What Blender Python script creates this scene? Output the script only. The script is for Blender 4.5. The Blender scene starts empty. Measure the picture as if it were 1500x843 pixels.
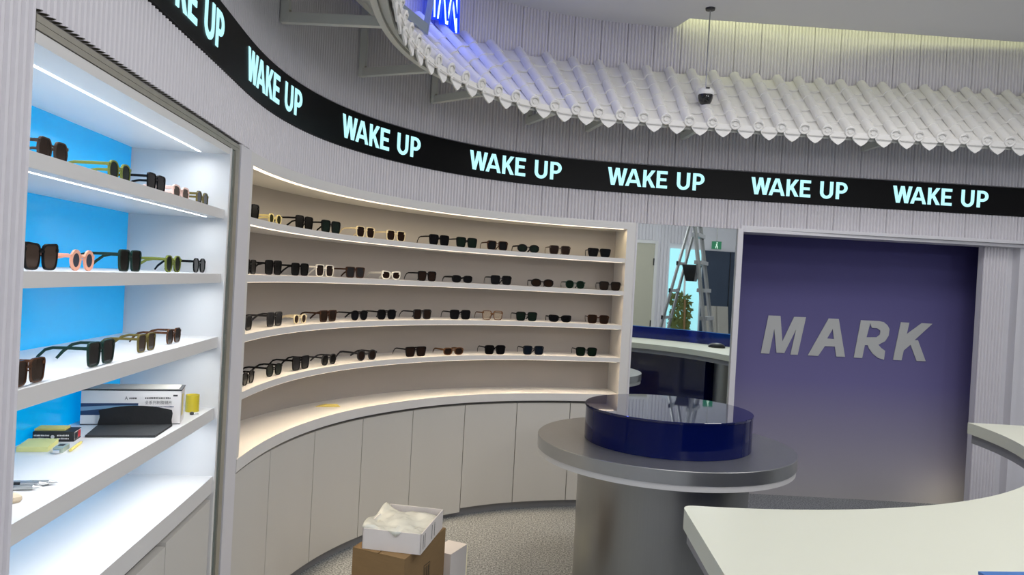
import bpy, math, random
import numpy as np
from mathutils import Matrix, Vector
from mathutils.geometry import tessellate_polygon
PI = math.pi
random.seed(7)
SC = bpy.context.scene
COL = SC.collection
# ------------------------------------------------------------------ camera
cd = bpy.data.cameras.new('camera'); cam = bpy.data.objects.new('camera', cd); COL.objects.link(cam)
cd.sensor_width = 36.0; cd.lens = 1100.0/1500.0*36.0; cd.clip_start = 0.02
cam.matrix_world = Matrix.Translation((0, 0, 1.4624)) @ Matrix.Rotation(PI/2-0.0095, 4, 'X') @ Matrix.Rotation(0.0541, 4, 'Z')
SC.camera = cam
# ------------------------------------------------------------------ world, exposure, room lamps
w = bpy.data.worlds.new('world'); SC.world = w; w.use_nodes = True
w.node_tree.nodes['Background'].inputs[0].default_value = (0.62, 0.65, 0.72, 1)
w.node_tree.nodes['Background'].inputs[1].default_value = 0.25
vs = SC.view_settings
vs.view_transform = 'Standard'; vs.look = 'None'; vs.exposure = 0.0; vs.gamma = 1.0; vs.use_curve_mapping = False

def area(name, loc, aim, size, power, color=(1, 1, 1), size_y=None, spread=PI):
    l = bpy.data.lights.new(name, 'AREA'); l.energy = power; l.color = color; l.size = size; l.spread = spread
    if size_y: l.shape = 'RECTANGLE'; l.size_y = size_y
    o = bpy.data.objects.new(name, l); COL.objects.link(o); o.location = loc
    d = Vector(aim)-Vector(loc); o.rotation_euler = d.to_track_quat('-Z', 'Y').to_euler()
    return o
WHT = (1.0, 0.985, 0.97)
for lx, ly, e in ((0.9, 3.2, 13), (2.4, 3.3, 16), (1.0, 1.6, 12), (2.6, 1.4, 15), (4.4, 2.4, 5), (0.7, -0.4, 7), (2.9, -0.9, 8), (4.6, -0.6, 5)):
    area('ceiling_lamp', (lx, ly, 3.15), (lx, ly, 0), 0.8, e, WHT)
for lx, ly, lz, e in ((1.5, -0.6, 2.5, 40), (3.6, 0.2, 2.5, 32)):      # unseen fill lights added behind the camera to lift ceiling and walls
    l = bpy.data.lights.new('fill_lamp', 'POINT'); l.energy = e; l.color = (0.97, 0.97, 1.0); l.shadow_soft_size = 0.18
    o = bpy.data.objects.new('fill_lamp', l); COL.objects.link(o); o.location = (lx, ly, lz)
area('cove_lamp', (2.6, 4.70, 3.33), (2.63, 5.05, 3.25), 3.4, 4.2, (0.95, 1.0, 0.50), 0.03)

# ------------------------------------------------------------------ materials
def mat(name, color, rough=0.5, metal=0.0, spec=0.5, emit=None, estr=0.0, coat=0.0, noise=0.0, nscale=20.0,
        bump=0.0, bscale=80.0, trans=0.0, alpha=1.0, ior=1.5, stretch=None, color2=None):
    m = bpy.data.materials.new(name); m.use_nodes = True
    nt = m.node_tree; b = nt.nodes['Principled BSDF']; I = b.inputs
    I['Base Color'].default_value = (*color, 1); I['Roughness'].default_value = rough; I['Metallic'].default_value = metal
    I['Specular IOR Level'].default_value = spec; I['Coat Weight'].default_value = coat; I['Coat Roughness'].default_value = 0.03
    I['Transmission Weight'].default_value = trans; I['Alpha'].default_value = alpha; I['IOR'].default_value = ior
    if emit: I['Emission Color'].default_value = (*emit, 1); I['Emission Strength'].default_value = estr
    tc = None
    if noise or bump:
        tc = nt.nodes.new('ShaderNodeTexCoord'); mp = nt.nodes.new('ShaderNodeMapping')
        nt.links.new(tc.outputs['Object'], mp.inputs['Vector'])
        if stretch: mp.inputs['Scale'].default_value = stretch
    if noise:
        n = nt.nodes.new('ShaderNodeTexNoise'); n.inputs['Scale'].default_value = nscale; n.inputs['Detail'].default_value = 5
        nt.links.new(mp.outputs[0], n.inputs['Vector'])
        mx = nt.nodes.new('ShaderNodeMix'); mx.data_type = 'RGBA'
        c2 = color2 or tuple(max(0, c*(1-noise)) for c in color)
        mx.inputs['A'].default_value = (*color, 1); mx.inputs['B'].default_value = (*c2, 1)
        nt.links.new(n.outputs['Fac'], mx.inputs['Factor']); nt.links.new(mx.outputs['Result'], I['Base Color'])
    if bump:
        n2 = nt.nodes.new('ShaderNodeTexNoise'); n2.inputs['Scale'].default_value = bscale; n2.inputs['Detail'].default_value = 4
        nt.links.new(mp.outputs[0], n2.inputs['Vector'])
        bp = nt.nodes.new('ShaderNodeBump'); bp.inputs['Strength'].default_value = bump; bp.inputs['Distance'].default_value = 0.002
        nt.links.new(n2.outputs['Fac'], bp.inputs['Height']); nt.links.new(bp.outputs[0], I['Normal'])
    return m

M = {}
M['flute'] = mat('fluted white plastic', (0.74, 0.72, 0.76), 0.45, noise=0.04, nscale=6)
M['hollow'] = mat('hollow panel core', (0.10, 0.09, 0.07), 0.9)
M['white'] = mat('white lacquer', (0.76, 0.75, 0.74), 0.4, noise=0.03, nscale=5)
M['post'] = mat('white painted post', (0.74, 0.73, 0.77), 0.45, noise=0.04, nscale=8)
M['nicheback'] = mat('grey beige niche back', (0.42, 0.395, 0.37), 0.5, noise=0.06, nscale=3)
M['door'] = mat('pale cabinet board', (0.66, 0.64, 0.60), 0.42, noise=0.05, nscale=4, stretch=(1, 1, 0.15))
M['gap'] = mat('shadow gap board', (0.16, 0.155, 0.15), 0.8)
M['ceil'] = mat('grey ceiling paint', (0.80, 0.80, 0.81), 0.9, noise=0.03, nscale=2)
M['screen'] = mat('black display panel', (0.0025, 0.0025, 0.003), 0.4, spec=0.15, noise=0.3, nscale=300)
M['ledtext'] = mat('lit display letters', (0.1, 0.2, 0.2), 0.6, emit=(0.50, 0.93, 1.0), estr=1.05)
M['cold'] = mat('cold light strip', (1, 1, 1), 0.5, emit=(0.93, 0.96, 1.0), estr=3.0)
M['warm'] = mat('warm light strip', (1, 1, 1), 0.5, emit=(1.0, 0.80, 0.60), estr=2.2)
M['blueback'] = mat('backlit bright blue acrylic', (0.0, 0.33, 0.68), 0.15, spec=0.35, emit=(0.0, 0.34, 0.78), estr=0.42)
def graded_wall():  # dark violet at the top, blending to pale grey at the floor
    m = mat('violet to grey graded wall', (0.1, 0.09, 0.27), 0.7); nt = m.node_tree; b = nt.nodes['Principled BSDF']
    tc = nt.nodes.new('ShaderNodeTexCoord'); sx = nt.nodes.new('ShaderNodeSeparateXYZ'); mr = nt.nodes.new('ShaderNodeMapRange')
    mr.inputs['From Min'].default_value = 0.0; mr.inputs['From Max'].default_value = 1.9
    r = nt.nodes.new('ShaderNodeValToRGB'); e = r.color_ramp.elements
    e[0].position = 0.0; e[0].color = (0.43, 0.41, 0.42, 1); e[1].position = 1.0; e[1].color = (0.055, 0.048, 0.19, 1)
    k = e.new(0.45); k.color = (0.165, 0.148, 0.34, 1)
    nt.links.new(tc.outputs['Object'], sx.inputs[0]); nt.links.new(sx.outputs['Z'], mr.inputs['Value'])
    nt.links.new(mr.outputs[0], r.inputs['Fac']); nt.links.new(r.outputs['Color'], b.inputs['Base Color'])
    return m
M['purple'] = graded_wall()
M['silver'] = mat('silver grey lettering', (0.52, 0.53, 0.52), 0.55)
M['rail'] = mat('aluminium rail', (0.50, 0.475, 0.40), 0.38, metal=0.5, noise=0.25, nscale=25, stretch=(1, 1, 0.2))
M['raildark'] = mat('dark rail groove', (0.05, 0.05, 0.045), 0.6)
M['glassedge'] = mat('green glass edge', (0.16, 0.21, 0.20), 0.15, coat=0.4, noise=0.3, nscale=6)
M['steel'] = mat('brushed steel', (0.42, 0.42, 0.40), 0.34, metal=0.9, noise=0.12, nscale=60, stretch=(6, 6, 0.05))
M['steeltop'] = mat('satin steel top', (0.50, 0.51, 0.51), 0.30, metal=0.85, noise=0.08, nscale=30)
M['acryl'] = mat('navy blue acrylic', (0.003, 0.008, 0.09), 0.06, spec=0.2, noise=0.4, nscale=3)
M['acryltop'] = mat('navy acrylic lid', (0.006, 0.010, 0.07), 0.025, spec=0.6, coat=0.5)
M['navyglass'] = mat('navy glass panel', (0.003, 0.008, 0.085), 0.08, coat=0.4)
M['bluescreen'] = mat('clear blue acrylic', (0.008, 0.02, 0.22), 0.03, trans=0.5, ior=1.4)
M['countertop'] = mat('ivory counter top', (0.76, 0.77, 0.64), 0.35, noise=0.03, nscale=4)
M['counteredge'] = mat('counter under strip', (0.27, 0.27, 0.28), 0.5)
M['mirror'] = mat('mirror silvering', (0.80, 0.86, 0.84), 0.008, metal=1.0)
M['tile'] = mat('white roof tile', (0.80, 0.79, 0.77), 0.55, noise=0.08, nscale=14, bump=0.25, bscale=60)
M['steelwhite'] = mat('white painted steel', (0.62, 0.63, 0.60), 0.5, noise=0.06, nscale=10)
M['carton'] = mat('brown cardboard', (0.27, 0.17, 0.075), 0.85, noise=0.18, nscale=18, stretch=(1, 1, 8))
M['cartondark'] = mat('dark print', (0.03, 0.022, 0.015), 0.8)
M['paperwhite'] = mat('white paperboard', (0.80, 0.76, 0.74), 0.6, noise=0.03, nscale=12)
M['bag'] = mat('crumpled clear plastic', (0.85, 0.87, 0.80), 0.25, trans=0.25, coat=0.3, bump=0.6, bscale=40)
M['greencard'] = mat('pale green card', (0.58, 0.60, 0.48), 0.7, noise=0.1, nscale=20)
M['black'] = mat('black plastic', (0.012, 0.012, 0.013), 0.3, coat=0.2)
M['blackmatte'] = mat('black matte fabric', (0.012, 0.012, 0.013), 0.8, noise=0.4, nscale=60, bump=0.4, bscale=90)
M['greyfabric'] = mat('dark grey fabric', (0.035, 0.036, 0.038), 0.75, noise=0.4, nscale=60, bump=0.4, bscale=90)
M['yellow'] = mat('yellow paper', (0.80, 0.66, 0.18), 0.7, noise=0.1, nscale=30)
M['paleyellow'] = mat('pale yellow notes', (0.80, 0.76, 0.30), 0.7, noise=0.06, nscale=40)
M['yellowclear'] = mat('yellow translucent plastic', (0.85, 0.70, 0.05), 0.25, trans=0.35, coat=0.3)
M['printblue'] = mat('dark blue print', (0.015, 0.05, 0.14), 0.5, noise=0.4, nscale=8)
M['printlight'] = mat('light blue print', (0.25, 0.42, 0.58), 0.5, noise=0.3, nscale=8)
M['ink'] = mat('black ink', (0.02, 0.02, 0.022), 0.6)
M['red'] = mat('red print', (0.55, 0.03, 0.04), 0.5)
M['usb'] = mat('grey green plastic', (0.36, 0.42, 0.36), 0.35, coat=0.3)
M['stone'] = mat('beige eraser', (0.66, 0.55, 0.40), 0.7, noise=0.2, nscale=40)
M['chrome'] = mat('chrome', (0.75, 0.75, 0.76), 0.15, metal=1.0)
M['neon'] = mat('blue lit letter', (0.0, 0.02, 0.4), 0.3, emit=(0.0, 0.035, 0.75), estr=1.0)
M['neonhalo'] = mat('white blue lit edge', (0.3, 0.5, 1), 0.3, emit=(0.30, 0.50, 1.0), estr=4.0)
M['frameblue'] = mat('grey sign frame', (0.30, 0.36, 0.42), 0.4, metal=0.3)
M['alu'] = mat('ladder aluminium', (0.42, 0.43, 0.43), 0.4, metal=0.6, noise=0.15, nscale=12)
M['olddoor'] = mat('cream door paint', (0.52, 0.50, 0.40), 0.5, noise=0.06, nscale=5)
M['bluedoor'] = mat('slate blue door', (0.035, 0.055, 0.095), 0.45, noise=0.15, nscale=5)
M['exit'] = mat('lit green exit sign', (0.0, 0.1, 0.04), 0.5, emit=(0.03, 0.15, 0.08), estr=0.8)
M['exitwhite'] = mat('lit white pictogram', (0.8, 0.9, 0.8), 0.5, emit=(0.5, 0.7, 0.55), estr=0.6)
M['pane'] = mat('day lit window pane', (0.3, 0.6, 0.7), 0.1, emit=(0.38, 0.80, 0.86), estr=0.9)
M['leaf'] = mat('olive foliage', (0.16, 0.20, 0.05), 0.6, noise=0.5, nscale=10)
M['boardbeige'] = mat('grey beige board', (0.42, 0.40, 0.36), 0.6, noise=0.1, nscale=10)
M['housing'] = mat('white camera housing', (0.78, 0.78, 0.78), 0.35)
M['dome'] = mat('black glossy dome', (0.004, 0.004, 0.005), 0.05, coat=0.5)

def floor_material():
    m = mat('speckled grey vinyl floor', (0.2, 0.2, 0.2), 0.38); nt = m.node_tree; b = nt.nodes['Principled BSDF']
    tc = nt.nodes.new('ShaderNodeTexCoord')
    n = nt.nodes.new('ShaderNodeTexNoise'); n.inputs['Scale'].default_value = 110; n.inputs['Detail'].default_value = 3
    n2 = nt.nodes.new('ShaderNodeTexNoise'); n2.inputs['Scale'].default_value = 3; n2.inputs['Detail'].default_value = 3
    r = nt.nodes.new('ShaderNodeValToRGB'); e = r.color_ramp.elements
    e[0].position = 0.40; e[0].color = (0.13, 0.14, 0.145, 1); e[1].position = 0.62; e[1].color = (0.53, 0.56, 0.57, 1)
    mx = nt.nodes.new('ShaderNodeMix'); mx.data_type = 'RGBA'; mx.blend_type = 'MULTIPLY'; mx.inputs['Factor'].default_value = 0.25
    nt.links.new(tc.outputs['Object'], n.inputs['Vector']); nt.links.new(tc.outputs['Object'], n2.inputs['Vector'])
    nt.links.new(n.outputs['Fac'], r.inputs['Fac']); nt.links.new(r.outputs['Color'], mx.inputs['A'])
    nt.links.new(n2.outputs['Fac'], mx.inputs['B']); nt.links.new(mx.outputs['Result'], b.inputs['Base Color'])
    return m
M['floor'] = floor_material()

def gm(color, rough=0.25):
    key = 'frame %.3f %.3f %.3f' % color
    if key not in M: M[key] = mat('eyewear '+key, color, rough, spec=0.14)
    return M[key]
M['tort'] = mat('tortoiseshell acetate', (0.17, 0.065, 0.025), 0.2, spec=0.3, noise=1.0, nscale=130, color2=(0.015, 0.008, 0.006))
M['clearlens'] = mat('clear lens', (0.8, 0.72, 0.62), 0.05, trans=0.9, ior=1.05)
M['gradlens'] = mat('brown graduated lens', (0.05, 0.032, 0.024), 0.08, spec=0.3)

# ------------------------------------------------------------------ mesh helpers
class MB:
    def __init__(s): s.v = []; s.f = []; s.m = []
    def add(s, vs, fs, mi=0):
        k = len(s.v); s.v += [tuple(p) for p in vs]; s.f += [tuple(i+k for i in f) for f in fs]; s.m += [mi]*len(fs); return s
    def box(s, c, d, rz=0.0, mi=0, tilt=None):
        x, y, z = [q/2 for q in d]; R = Matrix.Rotation(rz, 3, 'Z')
        if tilt: R = R @ tilt
        P = [Vector(c)+R @ Vector(p) for p in ((-x,-y,-z),(x,-y,-z),(x,y,-z),(-x,y,-z),(-x,-y,z),(x,-y,z),(x,y,z),(-x,y,z))]
        return s.add(P, [(0,3,2,1),(4,5,6,7),(0,1,5,4),(1,2,6,5),(2,3,7,6),(3,0,4,7)], mi)
    def prism(s, poly, z0, z1, mi=0):
        n = len(poly)
        a = sum(poly[i][0]*poly[(i+1)%n][1]-poly[(i+1)%n][0]*poly[i][1] for i in range(n))
        if a < 0: poly = poly[::-1]
        P = [(x, y, z0) for x, y in poly]+[(x, y, z1) for x, y in poly]
        F = [tuple(range(n-1, -1, -1)), tuple(range(n, 2*n))]+[(i, (i+1)%n, n+(i+1)%n, n+i) for i in range(n)]
        return s.add(P, F, mi)
    def lathe(s, prof, c=(0, 0, 0), n=32, mi=0, cap=True):
        k = len(prof); P = []
        for i in range(n):
            a = 2*PI*i/n
            P += [(c[0]+r*math.cos(a), c[1]+r*math.sin(a), c[2]+z) for r, z in prof]
        F = []
        for i in range(n):
            j = (i+1) % n
            F += [(i*k+q, j*k+q, j*k+q+1, i*k+q+1) for q in range(k-1)]
        if cap:
            if prof[0][0] > 1e-6: F.append(tuple(i*k for i in range(n))[::-1])
            if prof[-1][0] > 1e-6: F.append(tuple(i*k+k-1 for i in range(n)))
        return s.add(P, F, mi)
    def tube(s, path, r, n=8, mi=0, flat=1.0):
        path = [Vector(p) for p in path]; rs = r if isinstance(r, (list, tuple)) else [r]*len(path); P = []
        for i, p in enumerate(path):
            t = (path[min(i+1, len(path)-1)]-path[max(i-1, 0)]).normalized()
            up = Vector((0, 0, 1)) if abs(t.z) < 0.95 else Vector((0, 1, 0))
            a = t.cross(up).normalized(); b = a.cross(t).normalized()
            for q in range(n):
                an = 2*PI*q/n+PI/n
                P.append(p+a*math.cos(an)*rs[i]*flat+b*math.sin(an)*rs[i])
        F = []
        for i in range(len(path)-1):
            F += [(i*n+q, i*n+(q+1)%n, (i+1)*n+(q+1)%n, (i+1)*n+q) for q in range(n)]
        F += [tuple(range(n))[::-1], tuple(range((len(path)-1)*n, len(path)*n))]
        return s.add(P, F, mi)
    def bar(s, a, b, w, h=None, mi=0):
        return s.tube([a, b], [w*0.7071]*2, 4, mi) if h is None else s.tube([a, b], [h*0.7071]*2, 4, mi, flat=w/h)
    def build(s, name, mats, parent=None, smooth=False, local=False):
        mats = mats if isinstance(mats, (list, tuple)) else [mats]
        me = bpy.data.meshes.new(name)
        V = s.v
        if parent is not None and not local:
            L = world_loc(parent); V = [(x-L[0], y-L[1], z-L[2]) for x, y, z in V]
        me.from_pydata(V, [], s.f)
        for q in mats: me.materials.append(q)
        me.polygons.foreach_set('material_index', s.m)
        if smooth: me.polygons.foreach_set('use_smooth', [True]*len(s.f))
        me.update()
        return link(name, me, parent, smooth)
def world_loc(o):
    L = Vector((0, 0, 0))
    while o is not None: L = L+o.location; o = o.parent
    return L
def link(name, me, parent=None, smooth=False):
    o = bpy.data.objects.new(name, me); COL.objects.link(o)
    if parent is not None: o.parent = parent
    if smooth:
        try: me.set_sharp_from_angle(angle=0.7)
        except Exception: pass
    return o
def tag(o, label, cat, group=None):
    o['label'] = label; o['category'] = cat
    if group: o['group'] = group
    return o
def thing(name, label, cat, loc=(0, 0, 0), group=None, rotz=0.0):
    o = bpy.data.objects.new(name, None); COL.objects.link(o); o.location = loc; o.rotation_euler = (0, 0, rotz)
    o.empty_display_size = 0.1
    return tag(o, label, cat, group)
def struct(o):
    o['kind'] = 'structure'; return o

# ------------------------------------------------------------------ plan of the curved shop front
KP = [(-0.63,-1.0),(-0.72,0.0),(-0.80,0.85),(-0.89,1.78),(-0.94,2.33),(-0.985,2.8),(-0.985,3.1),(-0.95,3.4),(-0.87,3.7),(-0.75,3.97),(-0.60,4.2),(-0.42,4.42),(-0.18,4.62),(0.08,4.76),(0.36,4.855),(0.63,4.91),(0.9,4.945),(1.28,4.975),(1.74,5.0),(2.2,5.02),(3.4,5.06),(5.0,5.12),(6.5,5.17)]
def make_path():
    K = np.array(KP, float); out = []
    P = np.vstack([2*K[0]-K[1], K, 2*K[-1]-K[-2]])
    for i in range(1, len(P)-2):
        p0, p1, p2, p3 = P[i-1:i+3]; d = lambda a, b: np.linalg.norm(b-a)**.5
        t0 = 0; t1 = d(p0, p1); t2 = t1+d(p1, p2); t3 = t2+d(p2, p3)
        for t in np.linspace(t1, t2, 40, endpoint=False):
            A1 = (t1-t)/(t1-t0)*p0+(t-t0)/(t1-t0)*p1; A2 = (t2-t)/(t2-t1)*p1+(t-t1)/(t2-t1)*p2; A3 = (t3-t)/(t3-t2)*p2+(t-t2)/(t3-t2)*p3
            B1 = (t2-t)/(t2-t0)*A1+(t-t0)/(t2-t0)*A2; B2 = (t3-t)/(t3-t1)*A2+(t-t1)/(t3-t1)*A3
            out.append((t2-t)/(t2-t1)*B1+(t-t1)/(t2-t1)*B2)
    out.append(P[-2]); Q = np.array(out)
    s = np.r_[0, np.cumsum(np.linalg.norm(np.diff(Q, axis=0), axis=1))]
    S = np.arange(0, s[-1], .01); R = np.stack([np.interp(S, s, Q[:, 0]), np.interp(S, s, Q[:, 1])], 1)
    k = np.ones(25)/25
    for _ in range(2):
        pad = np.vstack([R[0]+(np.arange(-12, 0)[:, None])*(R[1]-R[0]), R, R[-1]+np.arange(1, 13)[:, None]*(R[-1]-R[-2])])
        R = np.stack([np.convolve(pad[:, j], k, 'valid') for j in (0, 1)], 1)
    return R
PR = make_path()
PS = np.r_[0, np.cumsum(np.linalg.norm(np.diff(PR, axis=0), axis=1))]
PT = np.gradient(PR, axis=0); PT /= np.linalg.norm(PT, axis=1)[:, None]
PN = np.stack([PT[:, 1], -PT[:, 0]], 1)          # towards the room
def nrm(s):
    n = np.array([np.interp(s, PS, PN[:, 0]), np.interp(s, PS, PN[:, 1])]); return n/np.linalg.norm(n)
def at(s, off=0.0, z=0.0):
    n = nrm(s); return (float(np.interp(s, PS, PR[:, 0])+off*n[0]), float(np.interp(s, PS, PR[:, 1])+off*n[1]), z)
def s_range(a, b, step):
    n = max(1, int(math.ceil((b-a)/step))); return [a+(b-a)*i/n for i in range(n+1)]
def sweep(mb, a, b, prof, step=0.08, mi=0):
    """closed (offset, z) profile carried along the shop front from s=a to s=b"""
    ss = s_range(a, b, step); k = len(prof); P = []
    ar = sum(prof[i][0]*prof[(i+1)%k][1]-prof[(i+1)%k][0]*prof[i][1] for i in range(k))
    if ar < 0: prof = prof[::-1]
    for s in ss: P += [at(s, o, z) for o, z in prof]
    F = []
    for i in range(len(ss)-1):
        F += [(i*k+q, i*k+(q+1)%k, (i+1)*k+(q+1)%k, (i+1)*k+q) for q in range(k)]
    F += [tuple(range(k))[::-1], tuple(range((len(ss)-1)*k, len(ss)*k))]
    return mb.add(P, F, mi)
def rect(o0, o1, z0, z1): return [(o0, z0), (o1, z0), (o1, z1), (o0, z1)]
def swept(name, a, b, prof, m, parent=None, step=0.08, smooth=False):
    return sweep(MB(), a, b, prof, step).build(name, m, parent, smooth)
S_CAB0, S_CAB1 = 2.316, 3.515      # display cabinet opening
S_N0, S_N1 = 3.80, 6.865           # curved niche opening

# ------------------------------------------------------------------ setting: floor, ceiling, walls
f = MB(); f.add([(-2.2,-2.75,0),(5.6,-2.75,0),(5.6,5.8,0),(-2.2,5.8,0)], [(0,1,2,3)]); struct(f.build('floor', M['floor']))
front = [at(s, -0.03)[:2] for s in s_range(0, 7.10, 0.1)]
poly = front+[(0.985, 4.93), (1.03, 4.772), (3.22, 4.873), (5.5, 4.98), (5.5, -2.62), (-0.63, -2.62)]
c = MB().prism(poly, 3.18, 3.26); struct(c.build('ceiling', M['ceil']))
c = MB().prism([(0.6, 4.2), (5.6, 4.2), (5.6, 5.6), (0.6, 5.6)], 3.52, 3.56); struct(c.build('trim_1', M['ceil']))

FP = 0.0225                          # flute pitch
PROF = [(0.0, -0.0125), (0.12, -0.0085), (0.28, -0.002), (0.5, 0.0), (0.72, -0.002), (0.88, -0.0085)]
def fluted_panel(s0, n, z0, z1, parent, base_off=0.0, hollow=False):
    mb = MB(); pts = []
    for i in range(n):
        for t, o in PROF: pts.append((s0+(i+t)*FP, o-(0.004 if (i == 0 and t == 0) else 0)))
    pts.append((s0+n*FP-0.0006, -0.0172)); pts[0] = (s0+0.0006, -0.0172)
    k = len(pts); P = []
    for s, o in pts:
        a = at(s, base_off+o); b = at(s, base_off-0.020)
        P += [(a[0], a[1], z0), (a[0], a[1], z1), (b[0], b[1], z0), (b[0], b[1], z1)]
    F = []
    for i in range(k-1):
        q = i*4; r = q+4
        F += [(q, r, r+1, q+1), (q+2, r+2, r, q), (q+1, r+1, r+3, q+3)]
    F += [(0, 1, 3, 2), ((k-1)*4, (k-1)*4+2, (k-1)*4+3, (k-1)*4+1)]
    mb.add(P, F)
    if hollow:
        for i in range(n):
            c_ = [at(s0+(i+t)*FP, base_off+o, z0-0.0006) for t, o in ((.14, -.009), (.3, -.0035), (.7, -.0035), (.86, -.009), (.78, -.017), (.22, -.017))]
            mb.add(c_, [tuple(range(6))[::-1]], 1)
    return mb.build('fluted_panel', [M['flute'], M['hollow']], parent)
# backing walls: the left run and the curved back run
def backing(name, a, b, z0, z1): return struct(swept(name, a, b, rect(-0.05, -0.020, z0, z1), M['post'], None, 0.1))
NF = 8
wl_low = backing('wall_left', 0.0, S_CAB0-0.006, 0.0, 2.075)
wl_head = backing('wall_left', S_CAB0-0.006, 3.745, 1.888, 2.075)
wl_up = backing('wall_left', 0.0, 3.745, 2.27, 3.18)
wb_head = backing('wall_back', 3.745, 11.2, 1.888, 2.075)
wb_up = backing('wall_back', 3.745, 11.2, 2.27, 3.54)
s = S_CAB0-7*NF*FP
while s+NF*FP < S_CAB0+0.01:
    n = NF
    fluted_panel(s, n, 0.0, 2.074, wl_low); s += n*FP
sL = s
s = sL
while s < 11.0:
    fluted_panel(s, NF, 1.890 if s < 3.6 else 1.8845 if s < 7.6 else 1.8885, 2.074, wl_head if s < 3.7 else wb_head, hollow=s < 3.6); s += NF*FP
s = 2.3
while s < 11.0:
    fluted_panel(s, NF, 2.272, 3.18 if s+NF*FP < 7.1 else 3.53, wl_up if s < 3.7 else wb_up); s += NF*FP
# outer shell (behind the camera and to the right; seen in the mirror)
sh = MB().box((5.55, 1.4, 1.75), (0.1, 8.4, 3.5)); struct(sh.build('wall_right', M['post']))
sh = MB().box((2.4, -2.67, 1.75), (6.4, 0.1, 3.5)); wrear = struct(sh.build('wall_rear', M['post']))
sh = MB().box((-0.66, -1.8, 1.6), (0.1, 1.7, 3.2)); struct(sh.build('wall_left', M['post']))
sh = MB().box((2.4, 5.75, 1.75), (6.4, 0.1, 3.5)); struct(sh.build('wall_outer', M['post']))
for i in range(11):                  # broad flutes on the rear wall, seen in the mirror
    rb = MB(); x0 = 3.66+i*0.06
    rb.prism([(x0+0.004, -2.62), (x0+0.014, -2.597), (x0+0.046, -2.597), (x0+0.056, -2.62)], 0, 3.18) if x0 < 3.88 or x0 > 4.4 else rb.prism([(x0+0.004, -2.62), (x0+0.014, -2.597), (x0+0.046, -2.597), (x0+0.056, -2.62)], 2.25, 3.18)
    rb.build('fluted_panel', M['flute'], wrear)
for i in range(17):
    rb = MB(); x0 = 2.6+i*0.06
    rb.prism([(x0+0.004, -2.62), (x0+0.014, -2.597), (x0+0.046, -2.597), (x0+0.056, -2.62)], 2.28, 3.18); rb.build('fluted_panel', M['flute'], wrear)

# white posts and lips of the front
struct(swept('trim_2', 3.632, 3.765, rect(-0.30, 0.004, 0.0, 1.884), M['post']))
struct(swept('trim_3', 6.925, 6.937, rect(-0.06, 0.004, 0.0, 1.884), M['post']))
struct(swept('trim_4', 7.612, 7.648, rect(-0.10, 0.006, 0.0, 1.888), M['post']))
struct(swept('trim_5', 7.648, 9.90, rect(-0.16, 0.008, 1.868, 1.888), M['post']))
# violet alcove
A0 = at(7.646, -0.02); a0 = (A0[0], A0[1]); a1 = (1.54, 5.47); a2 = (3.392, 5.47)
Pq = at(9.345, -0.085); a3 = (Pq[0], Pq[1])
al = MB()
al.add([(a1[0], a1[1], 0), (a2[0], a2[1], 0), (a2[0], a2[1], 1.90), (a1[0], a1[1], 1.90)], [(0, 1, 2, 3)])
al.add([(a2[0], a2[1], 0), (a3[0], a3[1], 0), (a3[0], a3[1], 1.90), (a2[0], a2[1], 1.90)], [(0, 1, 2, 3)])
al.add([(a1[0], a1[1], 0), (a0[0], a0[1], 0), (a0[0], a0[1], 1.90), (a1[0], a1[1], 1.90)], [(3, 2, 1, 0)])
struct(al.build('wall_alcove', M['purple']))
so = MB().prism([(1.50, 4.99), (3.75, 5.02), (3.75, 5.6), (1.50, 5.6)], 1.889, 1.91); struct(so.build('trim_6', M['post']))
# fluted pier on the right
pier = backing('wall_pier', 9.345, 9.56, 0.0, 1.868); pier.location = (nrm(9.4)[0]*-0.085, nrm(9.4)[1]*-0.085, 0)
pb = bpy.data.objects.new('pier_dummy', None); bpy.data.objects.remove(pb)
s = 9.347
pier.location = (0, 0, 0)
bpy.data.objects.remove(pier)
pier = struct(swept('wall_pier', 9.347, 9.563, rect(-0.14, -0.100, 0.0, 1.868), M['post']))
fluted_panel(9.347, 8, 0.0, 1.867, pier, base_off=-0.08)
struct(swept('trim_7', 9.563, 9.60, rect(-0.14, -0.03, 0.0, 1.868), M['post']))
struct(swept('wall_back', 9.60, 11.2, rect(-0.10, -0.06, 0.0, 1.868), M['post']))

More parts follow.
